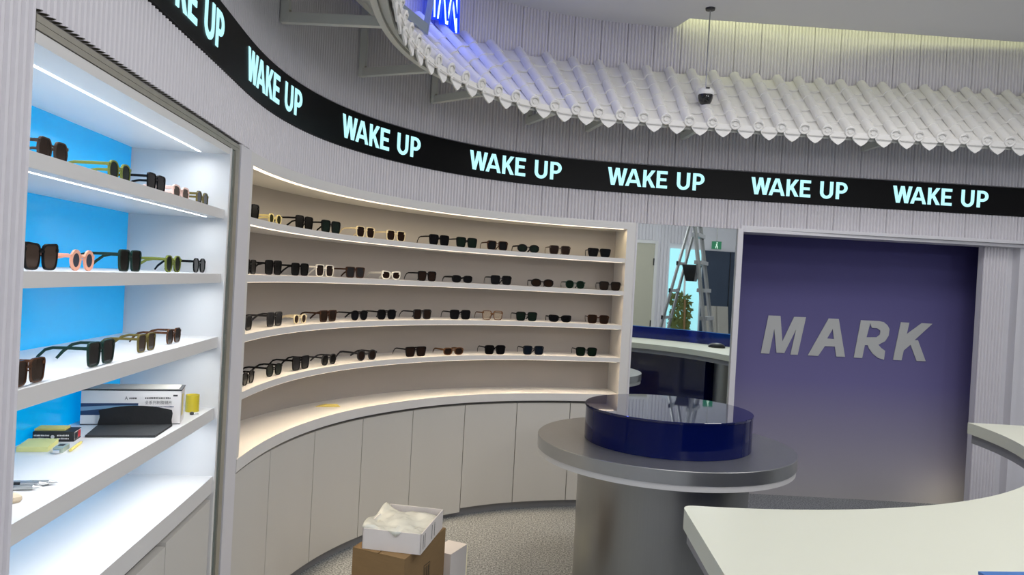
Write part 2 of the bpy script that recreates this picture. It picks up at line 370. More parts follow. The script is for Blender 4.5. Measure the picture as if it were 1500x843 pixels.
# ------------------------------------------------------------------ letters
def arc(cx, cy, rx, ry, a0, a1, n=10): return [(cx+rx*math.cos(math.radians(a0+(a1-a0)*i/n)), cy+ry*math.sin(math.radians(a0+(a1-a0)*i/n))) for i in range(n+1)]
GL = {
 'W': (0.0, [[(0,1),(.21,1),(.335,.36),(.47,1),(.69,1),(.825,.36),(.95,1),(1.16,1),(.94,0),(.72,0),(.58,.62),(.44,0),(.22,0)]]),
 'A': (1.07, [[(0,0),(.21,0),(.27,.2),(.69,.2),(.75,0),(.96,0),(.60,1),(.36,1)], [(.33,.37),(.48,.82),(.63,.37)]]),
 'K': (2.12, [[(0,0),(.2,0),(.2,.32),(.275,.42),(.51,0),(.745,0),(.41,.56),(.72,1),(.49,1),(.2,.58),(.2,1),(0,1)]]),
 'E': (2.93, [[(0,0),(.64,0),(.64,.17),(.2,.17),(.2,.42),(.58,.42),(.58,.585),(.2,.585),(.2,.83),(.64,.83),(.64,1),(0,1)]]),
 'U': (4.14, [[(0,1),(0,.36)]+arc(.39,.36,.39,.375,180,360,14)+[(.78,1),(.58,1),(.58,.36)]+arc(.39,.36,.19,.20,360,180,10)+[(.2,1)]]),
 'P': (5.09, [[(0,0),(.2,0),(.2,.345),(.33,.345)]+arc(.33,.672,.36,.328,-90,90,12)+[(0,1)], [(.2,.51),(.2,.84),(.33,.84)]+arc(.33,.675,.16,.165,90,-90,8)]),
}
def flat_letter(rings):
    tr = tessellate_polygon([[Vector((x, y, 0)) for x, y in r] for r in rings]); pts = [p for r in rings for p in r]
    return pts, [tuple(t) for t in tr]
def extrude_letter(rings, fn, t0, t1):
    """fn(x, y, depth) -> world point"""
    pts, tr = flat_letter(rings); n = len(pts); mb = MB()
    P = [fn(x, y, t1) for x, y in pts]+[fn(x, y, t0) for x, y in pts]
    F = []
    for t in tr:
        (x0, y0), (x1, y1), (x2, y2) = [pts[i] for i in t]
        if (x1-x0)*(y2-y0)-(x2-x0)*(y1-y0) < 0: t = t[::-1]
        F += [t, tuple(i+n for i in t[::-1])]
    k = 0
    for r in rings:
        m = len(r); F += [(k+i, k+i+n, k+(i+1)%m+n, k+(i+1)%m) for i in range(m)]; k += m
    return mb.add(P, F)
led = thing('led_ticker', 'long black curved message display running round the fluted wall with lit pale blue words', 'display', at(3.0, 0, 2.075))
swept('screen_band', 1.0, 11.18, rect(-0.018, 0.0035, 2.078, 2.266), M['screen'], led, 0.06, True)
H = 0.113
for ws in (2.70, 3.655, 4.706, 5.744, 6.712, 7.681, 8.643, 9.605):
    for ch, (x0, rings) in GL.items():
        if ws < 2.75 and ch in 'WA': continue
        extrude_letter(rings, lambda x, y, d: at(ws+(x0+x)*H*1.0, 0.004+d, 2.1205+y*H), 0.0, 0.0025).build('letter', M['ledtext'], led)

MK = {'M': [[(1.875,1.308),(1.962,1.31),(1.986,1.125),(2.061,1.308),(2.148,1.31),(2.103,1.033),(2.05,1.032),(2.081,1.217),(2.005,1.041),(1.948,1.041),(1.922,1.212),(1.896,1.03),(1.834,1.03)]],
 'A': [[(2.313,1.31),(2.387,1.31),(2.448,1.037),(2.384,1.036),(2.37,1.108),(2.297,1.107),(2.252,1.033),(2.177,1.033)], [(2.347,1.235),(2.36,1.162),(2.31,1.164)]],
 'R': [[(2.548,1.31),(2.68,1.311),(2.715,1.305),(2.742,1.285),(2.76,1.257),(2.756,1.208),(2.732,1.166),(2.685,1.138),(2.708,1.115),(2.737,1.097),(2.732,1.031),(2.687,1.043),(2.648,1.071),(2.617,1.11),(2.608,1.131),(2.587,1.13),(2.573,1.035),(2.512,1.035)], [(2.617,1.294),(2.63,1.259),(2.671,1.258),(2.695,1.241),(2.692,1.213),(2.669,1.192),(2.596,1.188)]],
 'K': [[(2.839,1.311),(2.901,1.311),(2.887,1.227),(2.992,1.313),(3.069,1.312),(2.945,1.185),(2.971,1.187),(3.036,1.037),(2.97,1.035),(2.919,1.151),(2.872,1.107),(2.86,1.034),(2.798,1.034)]]}
sg = thing('wall_sign', 'large silver slanted letters reading MARK mounted on the violet wall', 'sign', (2.45, 5.47, 1.03))
for ch, rings in MK.items():
    extrude_letter(rings, lambda x, y, d: (x, 5.468-d, y), 0.0, 0.006).build('letter', M['silver'], sg)

def strip_lamp(name, a, b, off, z, power, color, n, spread=2.4):
    ss = [a+(b-a)*i/n for i in range(n+1)]
    for i in range(n):
        p, q = Vector(at(ss[i], off, z)), Vector(at(ss[i+1], off, z))
        l = bpy.data.lights.new(name, 'AREA'); l.shape = 'RECTANGLE'; l.size = (q-p).length; l.size_y = 0.012; l.energy = power/n; l.color = color; l.spread = spread
        o = bpy.data.objects.new(name, l); COL.objects.link(o); o.location = (p+q)/2
        o.rotation_euler = (0, 0, math.atan2(q.y-p.y, q.x-p.x))
# ------------------------------------------------------------------ display cabinet on the left
BK = -0.31
cab = thing('display_cabinet', 'white built in display cabinet with bright blue back beside the near fluted wall', 'cabinet', at(2.9, -0.15, 0))
swept('back_panel', S_CAB0+0.001, S_CAB1-0.012, rect(BK-0.012, BK, 0.755, 1.83), M['blueback'], cab)
e = MB(); sweep(e, S_CAB1, S_CAB1+0.018, rect(BK-0.012, 0.0, 0.0, 1.852)); e.build('side_panel', M['white'], cab)
e = MB(); sweep(e, S_CAB0-0.018, S_CAB0+0.0005, rect(BK-0.012, -0.052, 0.0, 1.852)); e.build('side_panel', M['white'], cab)
swept('top_panel', S_CAB0+0.001, S_CAB1, rect(BK, -0.004, 1.83, 1.852), M['white'], cab)
for z, t in ((1.645, 0.030), (1.432, 0.030), (1.222, 0.036), (0.985, 0.040)):
    swept('shelf', S_CAB0+0.001, S_CAB1, rect(BK, -0.012, z-t, z), M['white'], cab)
    swept('light_strip', S_CAB0+0.002, S_CAB1-0.06, rect(-0.056, -0.049, z-t-0.0012, z-t), M['cold'], cab)
    strip_lamp('cabinet_lamp', 2.3, 3.46, -0.052, z-t-0.004, 1.5, (0.93, 0.97, 1.0), 1, 2.9)
strip_lamp('cabinet_lamp', 2.3, 3.46, -0.092, 1.824, 2.0, (0.93, 0.97, 1.0), 1, 2.9)
swept('light_strip', S_CAB0+0.001, S_CAB1-0.02, rect(-0.096, -0.089, 1.8285, 1.83), M['cold'], cab)
swept('base_top', S_CAB0+0.001, S_CAB1, rect(BK, -0.006, 0.70, 0.755), M['white'], cab)
swept('base_body', S_CAB0+0.001, S_CAB1, rect(BK, -0.035, 0.0, 0.70), M['gap'], cab)
for a, b, zt in ((S_CAB0+0.001, 2.72, 0.668), (2.724, 3.10, 0.668), (3.104, S_CAB1-0.006, 0.678)):
    swept('door', a, b, rect(-0.034, -0.008, 0.06, zt), M['door'], cab)
# sliding rail and jamb
fr = thing('sliding_door_frame', 'worn aluminium rail and jamb framing the blue backed display cabinet', 'frame', at(3.57, 0, 0))
swept('top_rail', S_CAB0-0.004, 3.630, rect(-0.016, -0.001, 1.8535, 1.8655), M['rail'], fr)
swept('top_rail', S_CAB0-0.004, 3.630, rect(-0.022, -0.001, 1.8665, 1.8785), M['rail'], fr)
swept('groove', S_CAB0-0.004, 3.630, rect(-0.03, -0.006, 1.853, 1.877), M['raildark'], fr)
swept('jamb', 3.575, 3.618, rect(-0.05, 0.002, 0.0, 1.853), M['rail'], fr)
swept('groove', 3.618, 3.631, rect(-0.05, -0.006, 0.0, 1.87), M['raildark'], fr)
swept('glass_edge', 3.536, 3.574, rect(-0.05, -0.004, 0.0, 1.853), M['glassedge'], fr)

# ------------------------------------------------------------------ curved shelving niche
NB = -0.27
ni = thing('curved_shelf_niche', 'curved white recessed wall unit with four long warm lit shelves of sunglasses', 'shelving', at(5.4, -0.14, 0.75))
swept('back_panel', 3.77, 6.925, rect(NB-0.02, NB, 0.75, 1.88), M['nicheback'], ni, 0.06, True)
for a, b in ((3.766, S_N0), (S_N1, 6.924)):
    e = MB(); sweep(e, a, b, rect(NB, 0.002, 0.752, 1.884), 0.03); e.build('side_panel', M['white'], ni)
swept('top_panel', S_N0, S_N1, rect(NB, 0.002, 1.838, 1.884), M['white'], ni, 0.06)
swept('light_strip', S_N0, S_N1-0.02, rect(-0.030, -0.006, 1.8365, 1.838), M['warm'], ni, 0.06)
strip_lamp('niche_lamp', S_N0+0.02, S_N1-0.02, -0.018, 1.832, 3.0, (1.0, 0.78, 0.42), 8, 2.9)
for z in (1.646, 1.430, 1.206, 0.990):
    swept('shelf', S_N0, S_N1, rect(NB, -0.004, z-0.028, z), M['white'], ni, 0.06)
    swept('light_strip', S_N0, S_N1-0.02, rect(-0.026, -0.006, z-0.0292, z-0.028), M['warm'], ni, 0.06)
    strip_lamp('niche_lamp', S_N0+0.02, S_N1-0.02, -0.016, z-0.033, 2.3, (1.0, 0.78, 0.52), 8, 1.9)
ct = swept('curved_worktop', 3.767, 6.924, rect(NB, 0.006, 0.702, 0.75), M['white'], None, 0.06)
tag(ct, 'continuous curved white worktop above the base cupboards', 'countertop')
ed = [3.767, 4.201, 4.628, 5.035, 5.428, 5.819, 6.186, 6.550, 6.922]
wh = ['leftmost, beside the white post', 'second from the white post', 'third from the white post', 'fourth from the white post, behind the cartons', 'fifth from the white post, door hanging slightly low', 'third from the mirror end', 'second from the mirror end, beside the steel table', 'rightmost, behind the steel table']
for i in range(8):
    a, b = ed[i], ed[i+1]
    cu = thing('base_cupboard', 'pale curved base cupboard, '+wh[i], 'cupboard', at((a+b)/2, -0.1, 0), 'base cupboards under the curved shelves')
    swept('carcass', a+0.001, b-0.001, rect(NB, -0.030, 0.055, 0.701), M['gap'], cu)
    low = 0.028 if i == 4 else 0.052
    swept('door', a+0.0025, b-0.0025, rect(-0.029, -0.010, low, 0.684), M['door'], cu, 0.07, True)
    swept('toe_kick', a, b, rect(NB, -0.040, 0.0, 0.054), M['counteredge'], cu)
nt_ = MB(); nt_.prism([(-0.985, 3.895), (-0.90, 3.915), (-0.865, 3.93), (-0.885, 3.965), (-0.955, 3.985), (-0.975, 3.94)], 0.7505, 0.754)
nt_.prism([(-0.945, 3.900), (-0.872, 3.925), (-0.89, 3.962), (-0.93, 3.952)], 0.754, 0.760)
tag(nt_.build('folded_cloth', M['yellow']), 'small folded yellow cloth lying on the curved worktop', 'cloth')

# ------------------------------------------------------------------ mirror
mi_ = thing('wall_mirror', 'tall wall mirror between the curved shelves and the violet wall', 'mirror', at(7.28, -0.02, 0.1))
p0 = at(6.939, -0.012); p1 = at(7.610, -0.012)
t = Vector((p1[0]-p0[0], p1[1]-p0[1], 0)).normalized(); n_ = Vector((t.y, -t.x, 0))
def mslab(d0, d1, z0, z1):
    q = [Vector((p0[0], p0[1], 0))+n_*d0, Vector((p1[0], p1[1], 0))+n_*d0, Vector((p1[0], p1[1], 0))+n_*d1, Vector((p0[0], p0[1], 0))+n_*d1]
    return MB().prism([(v.x, v.y) for v in q], z0, z1)
mslab(-0.006, 0.0, 0.10, 1.884).build('mirror_glass', M['mirror'], mi_)
mslab(-0.03, -0.007, 0.08, 1.884).build('backing', M['gap'], mi_)
mslab(-0.03, 0.004, 0.0, 0.079).build('bottom_rail', M['white'], mi_)

# ------------------------------------------------------------------ round steel table with blue drum
TX, TY = 0.752, 3.53
tb = thing('round_table', 'round brushed steel display table on a thick drum column in front of the mirror', 'table', (TX, TY, 0))
MB().lathe([(0.394, 0.0), (0.394, 0.668)], (TX, TY, 0), 64).build('column', M['steel'], tb, True)
MB().lathe([(0.588, 0.669), (0.588, 0.6935)], (TX, TY, 0), 80).build('under_rim', M['white'], tb, True)
MB().lathe([(0.592, 0.694), (0.592, 0.748), (0.590, 0.75)], (TX, TY, 0), 80).build('table_top', M['steeltop'], tb, True)
dr = thing('display_drum', 'low round navy blue glossy acrylic drum standing on the steel table', 'display stand', (0.757, 3.50, 0.7505))
MB().lathe([(0.381, 0.0), (0.381, 0.150)], (0.757, 3.50, 0.7505), 80).build('body', M['acryl'], dr, True)
MB().lathe([(0.384, 0.1502), (0.384, 0.158), (0.382, 0.160)], (0.757, 3.50, 0.7505), 80).build('lid', M['acryltop'], dr, True)

# ------------------------------------------------------------------ curved ivory counter
CX, CY, R0, R1 = 0.55, 3.62, 1.665, 2.45
def ring(r0, r1, a0, a1, n=48, rnd=0.0):
    P = [(CX+r0*math.cos(math.radians(a)), CY+r0*math.sin(math.radians(a))) for a in np.linspace(a0, a1, n)]
    Q = [(CX+r1*math.cos(math.radians(a)), CY+r1*math.sin(math.radians(a))) for a in np.linspace(a1, a0, n)]
    return P+Q
def round_corner(poly, idx, r, n=6):
    out = []
    for i, p in enumerate(poly):
        if i != idx: out.append(p); continue
        a = Vector(poly[i-1]); b = Vector(p); c_ = Vector(poly[(i+1) % len(poly)])
        u = (a-b).normalized(); v = (c_-b).normalized(); p1_ = b+u*min(r, (a-b).length*0.9); p2_ = b+v*min(r, (c_-b).length*0.9)
        for k in range(n+1):
            t_ = k/n; q = p1_*(1-t_)**2+b*2*t_*(1-t_)+p2_*t_**2; out.append((q.x, q.y))
    return out
co = thing('curved_counter', 'large curved ivory topped service counter with navy glass body in the right foreground', 'counter', (2.0, 2.1, 0))
top = ring(R0, R1, -92.6, -1.0)
top = round_corner(top, 0, 0.035)
MB().prism(top, 0.848, 0.90).build('counter_top', M['countertop'], co)
MB().prism(ring(R0+0.012, R1-0.02, -92.1, -1.6), 0.805, 0.847).build('under_strip', M['counteredge'], co)
MB().prism(ring(1.93, 2.32, -78, -26, 40), 0.0, 0.804).build('body', M['navyglass'], co, True)
MB().lathe([(0.20, 0), (0.20, 0.804)], (CX+2.1*math.cos(math.radians(-19.5)), CY+2.1*math.sin(math.radians(-19.5)), 0), 40).build('end_column', M['steel'], co, True)
M['blueedge'] = mat('blue acrylic edge with painted light', (0.06, 0.20, 0.55), 0.2)  # lighter blue paints the light on the screen's top edge
sc_ = thing('counter_screen', 'low curved blue acrylic screen along the outer edge of the ivory counter', 'screen', (CX+2.43*math.cos(math.radians(-52)), CY+2.43*math.sin(math.radians(-52)), 0.9005))
MB().prism(ring(2.418, 2.443, -84.5, -20, 48), 0.9005, 1.0265).build('panel', M['bluescreen'], sc_, True)
MB().prism(ring(2.4175, 2.4435, -84.55, -19.95, 48), 1.0267, 1.032).build('painted_light_edge', M['blueedge'], sc_)
ms = MB()
for i in range(7):
    pass
ms.lathe([(0.0, 0.034), (0.018, 0.032), (0.030, 0.024), (0.036, 0.010), (0.034, 0.0)][::-1], (0, 0, 0), 20)
ms.v = [(x*1.7, y*0.95, z) for x, y, z in ms.v]
mo = ms.build('computer_mouse', M['black'], None, True); mo.scale = (1.4, 1.4, 1.4); mo.location = (2.46, 2.62, 0.9005); mo.rotation_euler = (0, 0, 0.5)
tag(mo, 'black computer mouse on the ivory counter, seen in the mirror', 'mouse')

# ------------------------------------------------------------------ tiled eave
D0, D1, Z0, Z1 = 0.035, 0.50, 2.880, 2.452       # roof from the wall down to the eave edge
def roof(d): return Z0+(Z1-Z0)*(d-D0)/(D1-D0)
SLOPE = math.atan2(Z0-Z1, D1-D0); SLEN = math.hypot(Z0-Z1, D1-D0)
ev = thing('tiled_eave', 'white curved roof eave of round and pan tiles projecting from the fluted wall', 'roof', at(5.5, 0.25, 2.45))
EL = world_loc(ev)
deck = MB(); sweep(deck, 1.9, 10.3, [(D0, roof(D0)-0.075), (D1-0.02, roof(D1-0.02)-0.055), (D1-0.02, roof(D1-0.02)-0.035), (D0, roof(D0)-0.055)], 0.08)
deck.build('roof_deck', M['steelwhite'], ev, True)
swept('fascia', 1.9, 10.3, rect(D1-0.09, D1-0.065, 2.440, 2.470), M['steelwhite'], ev, 0.06, True)
# row positions spaced evenly along the eave edge
gs = np.arange(1.95, 10.3, 0.005); ge = np.array([at(s_, D1)[:2] for s_ in gs]); gl = np.r_[0, np.cumsum(np.linalg.norm(np.diff(ge, axis=0), axis=1))]
ROWS = [float(np.interp(l, gl, gs)) for l in np.arange(0.0, gl[-1], 0.140)]
def half_tube(r0, r1, L, n=7, th=0.007):
    """local: x across, y down the slope, z off the roof"""
    P = []; F = []
    for y, r in ((0.0, r0), (L, r1)):
        for q in range(n+1):
            a = PI*q/n; P.append((-r*math.cos(a), y, r*math.sin(a)))
    for y, r in ((0.0, r0-th), (L, r1-th)):
        for q in range(n+1):
            a = PI*q/n; P.append((-r*math.cos(a), y, r*math.sin(a)))
    k = n+1
    for q in range(n):
        F += [(q, q+1, k+q+1, k+q), (k+q, k+q+1, 3*k+q+1, 3*k+q), (2*k+q, 3*k+q, 3*k+q+1, 2*k+q+1), (q, 2*k+q, 2*k+q+1, q+1)]
    F += [(0, k, 3*k, 2*k), (n, 2*k+n, 3*k+n, k+n)]
    return MB().add(P, F)
def pan_mesh(W, L, n=4, sag=0.014, th=0.008):
    P = []; F = []
    for zz in (0, -th):
        for y in (0.0, L):
            for q in range(n+1):
                t_ = q/n*2-1; P.append((t_*W/2, y, -sag*(1-t_*t_)+0.006+zz+(0.010 if y > 0 else 0.0)))
    k = n+1
    for q in range(n):
        F += [(q, k+q, k+q+1, q+1), (2*k+q, 2*k+q+1, 3*k+q+1, 3*k+q), (k+q, 3*k+q, 3*k+q+1, k+q+1)]
    return MB().add(P, F)
NSEG = 5; SL = SLEN/NSEG
def mesh_of(mb, name, m, smooth=True):
    o = mb.build(name, m, None, smooth); me = o.data; bpy.data.objects.remove(o); return me
ME_T = mesh_of(half_tube(0.0310, 0.0350, SL*1.02), 'round_tile', M['tile'])
ME_P = mesh_of(pan_mesh(0.104, SL*1.06), 'pan_tile', M['tile'])
dm = MB().lathe([(0.034, 0.0), (0.034, 0.010), (0.031, 0.013), (0.027, 0.013), (0.025, 0.008), (0.016, 0.008), (0.014, 0.012), (0.007, 0.012), (0.0, 0.010)], (0, 0, 0), 20, cap=True)
ME_D = mesh_of(dm, 'tile_end', M['tile'])
dp = [(-0.052, 0.006), (-0.052, -0.018), (-0.048, -0.030), (-0.038, -0.041), (-0.024, -0.050), (-0.010, -0.057), (0.0, -0.063)]
dp = dp+[(-x, y) for x, y in dp[-2::-1]]
dpm = MB(); nn = len(dp)
P_ = [(x, 0.010-0.010*(x/0.05)**2, y+0.010*(x/0.05)**2) for x, y in dp]+[(x, 0.002-0.010*(x/0.05)**2, y+0.010*(x/0.05)**2) for x, y in dp]
dpm.add(P_, [tuple(range(nn))[::-1], tuple(range(nn, 2*nn))]+[(i, (i+1)%nn, nn+(i+1)%nn, nn+i) for i in range(nn)])
for zz in (-0.012,):
    dpm.box((0, 0.012, zz), (0.092, 0.006, 0.005))
ME_DR = mesh_of(dpm, 'drip_tile', M['tile'], False)
def roof_frame(s_, d, lift=0.0):
    n = nrm(s_); N = Vector((n[0], n[1], 0)); X = Vector((-n[1], n[0], 0)); X = -X   # X along +s reversed handedness fixed below
    Y = (N*math.cos(SLOPE)-Vector((0, 0, 1))*math.sin(SLOPE)).normalized(); Zv = X.cross(Y)
    if Zv.z < 0: X = -X; Zv = X.cross(Y)
    p = Vector(at(s_, d, roof(d)))+Zv*lift-EL
    m_ = Matrix((X, Y, Zv)).transposed().to_4x4(); m_.translation = p
    return m_
def put(name, me, m_, parent):
    o = bpy.data.objects.new(name, me); COL.objects.link(o); o.parent = parent; o.matrix_local = m_; return o
for i, s_ in enumerate(ROWS):
    jit = lambda q: random.uniform(-q, q)
    for k in range(NSEG):
        d = D0+(D1-D0)*k/NSEG
        m_ = roof_frame(s_+jit(0.002), d, 0.004+jit(0.0015)); put('round_tile', ME_T, m_ @ Matrix.Rotation(jit(0.012), 4, 'Z'), ev)
    fm = roof_frame(s_, D1+0.004, 0.012)
    # end disc faces outwards and a little downwards
    n = nrm(s_); N = Vector((n[0], n[1], -0.25)).normalized(); X = Vector((-n[1], n[0], 0)); Y = N.cross(X)
    q = Matrix((X, Y, N)).transposed().to_4x4(); q.translation = Vector(at(s_, D1+0.004, Z1+0.010))-EL
    put('tile_end', ME_D, q, ev)
    if i+1 < len(ROWS):
        sm = (s_+ROWS[i+1])/2
        for k in range(NSEG):
            d = D0+(D1-D0)*k/NSEG
            wdt = math.dist(at(s_, d)[:2], at(ROWS[i+1], d)[:2])/0.140
            put('pan_tile', ME_P, roof_frame(sm, d, -0.004+jit(0.001)) @ Matrix.Diagonal((max(1.0, wdt*1.08), 1, 1, 1)), ev)
        n = nrm(sm); N = Vector((n[0], n[1], -0.10)).normalized(); X = Vector((-n[1], n[0], 0)); 
        Zd = N.cross(X); Zd = Zd if Zd.z > 0 else -Zd
        X = N.cross(Zd)
        q = Matrix((X, N, Zd)).transposed().to_4x4(); q.translation = Vector(at(sm, D1+0.006, Z1-0.012))-EL
        put('drip_tile', ME_DR, q, ev)
for s_ in (3.30, 4.049, 4.841, 5.437, 6.147, 6.557, 7.203, 8.429):
    b = MB(); b.bar(at(s_, 0.0, 2.468), at(s_, 0.42, 2.468), 0.030, 0.040); b.bar(at(s_, 0.017, 2.45), at(s_, 0.017, 2.79), 0.034)
    br = b.build('bracket', M['steelwhite'], ev)
    MB().tube([at(s_-0.006, 0.036, 2.488), at(s_-0.006, 0.036, 2.498)], 0.006, 8).build('bolt', M['rail'], br)

# lit sign above the eave
sn = thing('lit_blue_sign', 'bright blue lit letter strokes on a grey frame above the tiled eave', 'sign', at(5.1, 0.2, 2.72))
fr2 = MB(); fr2.bar(at(4.97, 0.30, 2.70), at(4.60, 0.315, 2.70), 0.03, 0.05); fr2.bar(at(4.60, 0.315, 2.70), at(4.25, 0.33, 2.70), 0.03, 0.05)
fr2.bar(at(4.97, 0.30, 2.68), at(5.05, 0.30, 3.02), 0.028)
fr2.bar(at(4.60, 0.315, 2.70), at(4.60, 0.315, 3.02), 0.028); fr2.bar(at(4.97, 0.30, 2.70), at(4.97, 0.12, 2.86), 0.025)
fr2.build('sign_frame', M['frameblue'], sn)
ST = [((5.49, 2.850), (5.475, 3.16)), ((5.485, 2.86), (5.42, 3.14)), ((5.41, 2.875), (5.45, 3.14)), ((5.40, 2.875), (5.35, 3.15)), ((5.33, 2.885), (5.36, 3.15)), ((5.30, 2.885), (5.29, 3.15))]
for (sa, za), (sb, zb) in ST:
    b = MB(); b.bar(at(sa, 0.10, za), at(sb, 0.10, zb), 0.055, 0.034); st = b.build('letter_stroke', M['neon'], sn)
    b = MB(); b.bar(at(sa-0.012, 0.125, za-0.006), at(sb-0.012, 0.125, zb), 0.007); b.build('lit_edge', M['neonhalo'], st)
for i, s_ in enumerate((4.75, 5.25)):
    area('sign_lamp', at(s_, 0.22, 3.08), at(s_+0.02, 0.40, 2.5), 0.25, 1.3, (0.10, 0.16, 1.0), 0.08)

# hanging dome camera
cx, cy = 1.112, 4.579
cc = thing('security_camera', 'small white and black dome camera hanging on a thin rod', 'camera', (cx, cy, 2.6))
MB().lathe([(0.0, 3.165), (0.028, 3.168), (0.030, 3.18)], (cx, cy, 0), 16).build('ceiling_mount', M['black'], cc, True)
MB().tube([(cx, cy, 2.70), (cx, cy, 3.17)], 0.0035, 8).build('rod', M['steel'], cc)
MB().lathe([(0.0455, 2.652), (0.050, 2.660), (0.049, 2.674), (0.038, 2.690), (0.0, 2.700)], (cx, cy, 0), 28, cap=True).build('housing', M['housing'], cc, True)
MB().lathe([(0.0, 2.588), (0.014, 2.589), (0.030, 2.598), (0.038, 2.612), (0.044, 2.632), (0.045, 2.6515)], (cx, cy, 0), 28, cap=True).build('dome', M['dome'], cc, True)
MB().box((cx, cy-0.045, 2.685), (0.022, 0.012, 0.008)).build('vent', M['black'], cc)

# ------------------------------------------------------------------ sunglasses
STY = {  # lens w, lens h, exponent, flare, cat lift, rim, gap, total
 'square': (0.056, 0.052, 4.2, 0.10, 0.0, 0.0036, 0.016, 0.144), 'large square': (0.060, 0.056, 4.6, 0.12, 0.0, 0.0038, 0.015, 0.150),
 'flat topped': (0.060, 0.050, 5.5, 0.16, 0.0, 0.0040, 0.014, 0.150), 'round': (0.049, 0.046, 2.4, 0.05, 0.0, 0.0036, 0.018, 0.136),
 'oval': (0.057, 0.040, 2.2, 0.0, 0.0, 0.0060, 0.014, 0.146), 'cat eye': (0.058, 0.036, 2.8, 0.08, 0.12, 0.0055, 0.015, 0.146),
 'narrow': (0.056, 0.036, 2.6, 0.06, 0.05, 0.0050, 0.016, 0.145), 'hexagonal': (0.056, 0.051, 3.0, 0.02, 0.0, 0.0036, 0.015, 0.144),
 'small round': (0.036, 0.036, 2.3, 0.05, 0.0, 0.0045, 0.022, 0.120), 'thick round': (0.042, 0.042, 2.0, 0.0, 0.0, 0.0105, 0.020, 0.146),
 'large cat eye': (0.060, 0.056, 3.4, 0.10, 0.10, 0.0040, 0.013, 0.152)}
cache = {}
def outline(style, grow, n=28):
    a, b, ex, fl, cat, rim, gap, tot = STY[style]; out = []
    for i in range(n):
        t_ = 2*PI*i/n; c_, s_ = math.cos(t_), math.sin(t_)
        if style == 'hexagonal':
            k = (abs(c_)**ex+abs(s_)**ex)**(-1/ex)*(1-0.05*abs(math.sin(3*t_)))
            x, z = (a/2+grow)*k*c_, (b/2+grow)*k*s_
        else:
            x = (a/2+grow)*math.copysign(abs(c_)**(2/ex), c_); z = (b/2+grow)*math.copysign(abs(s_)**(2/ex), s_)
        x *= 1+fl*(z/(b/2))*0.9
        if cat and z > 0 and x > 0: z += cat*b*(x/(a/2))**2
        out.append((x, z))
    return out
def eyewear_meshes(style, fm, lm):
    key = (style, fm.name, lm.name)
    if key in cache: return cache[key]
    a, b, ex, fl, cat, rim, gap, tot = STY[style]
    zc = b/2+rim; xc = a/2+gap/2+rim
    F = MB(); T0, T1 = -0.0025, 0.003
    for sx in (-1, 1):
        o = outline(style, rim); i_ = outline(style, 0.0); n = len(o); P = []
        for ring_, y in ((o, T0), (i_, T0), (i_, T1), (o, T1)): P += [(sx*(xc+x), y, zc+z) for x, z in ring_]
        Q = []
        for r_ in range(4):
            r2 = (r_+1) % 4
            Q += [(r_*n+k, r_*n+(k+1)%n, r2*n+(k+1)%n, r2*n+k) for k in range(n)]
        if sx < 0: Q = [f_[::-1] for f_ in Q]
        F.add(P, Q)
        F.box((sx*(tot/2-0.004), 0.003, zc+b*0.30), (0.012, 0.010, 0.008))
    F.box((0, 0.0, zc+b*0.22), (gap+2*rim+0.004, 0.005, 0.0055)); F.box((0, 0.001, zc+b*0.05), (gap*0.5, 0.003, 0.003))
    LN = []
    for sx in (-1, 1):
        i_ = outline(style, 0.0004); n = len(i_); L = MB()
        P = [(sx*(xc+x), -0.0008, zc+z) for x, z in i_]+[(sx*(xc+x), 0.0008, zc+z) for x, z in i_]
        Q = [tuple(range(n)), tuple(range(n, 2*n))[::-1]]
        if sx < 0: Q = [f_[::-1] for f_ in Q]
        L.add(P, Q); LN.append(L)
    TP = []; zt = zc+b*0.30; th = 0.0042 if style not in ('oval', 'narrow', 'cat eye', 'thick round') else 0.0058
    for sx in (-1, 1):
        x0 = sx*(tot/2-0.001); P = [(x0, 0.006, zt), (x0, 0.04, zt), (sx*(tot/2-0.002), 0.085, zt-0.001), (sx*(tot/2-0.006), 0.105, zt*0.86), (sx*(tot/2-0.012), 0.125, zt*0.48), (sx*(tot/2-0.018), 0.138, 0.0045)]
        TP.append(MB().tube(P, [th, th, th*0.9, th*0.95, th, th*0.85], 6, flat=0.5))
    r = (mesh_of(F, 'frame', fm, False), [mesh_of(l, 'lens', lm, False) for l in LN], [mesh_of(t_, 'temple', fm, False) for t_ in TP])
    cache[key] = r; return r
FC = {'black': (0.005, 0.005, 0.006), 'cream': (0.72, 0.62, 0.42), 'white': (0.74, 0.72, 0.66), 'dark brown': (0.045, 0.022, 0.014), 'pale yellow': (0.75, 0.64, 0.30),
      'dark green': (0.012, 0.035, 0.028), 'olive green': (0.17, 0.20, 0.045), 'pink': (0.85, 0.42, 0.30), 'pale pink': (0.80, 0.55, 0.48), 'grey brown': (0.06, 0.045, 0.038), 'brown': (0.12, 0.06, 0.03), 'dark grey': (0.03, 0.03, 0.033), 'olive brown': (0.14, 0.11, 0.03)}
LC = {'black': (0.006, 0.006, 0.007), 'dark brown': (0.030, 0.016, 0.010), 'brown': (0.075, 0.045, 0.032), 'grey': (0.035, 0.036, 0.042), 'dark green': (0.008, 0.022, 0.014), 'olive': (0.05, 0.05, 0.01), 'dark blue': (0.010, 0.018, 0.034), 'blue grey': (0.10, 0.12, 0.17)}
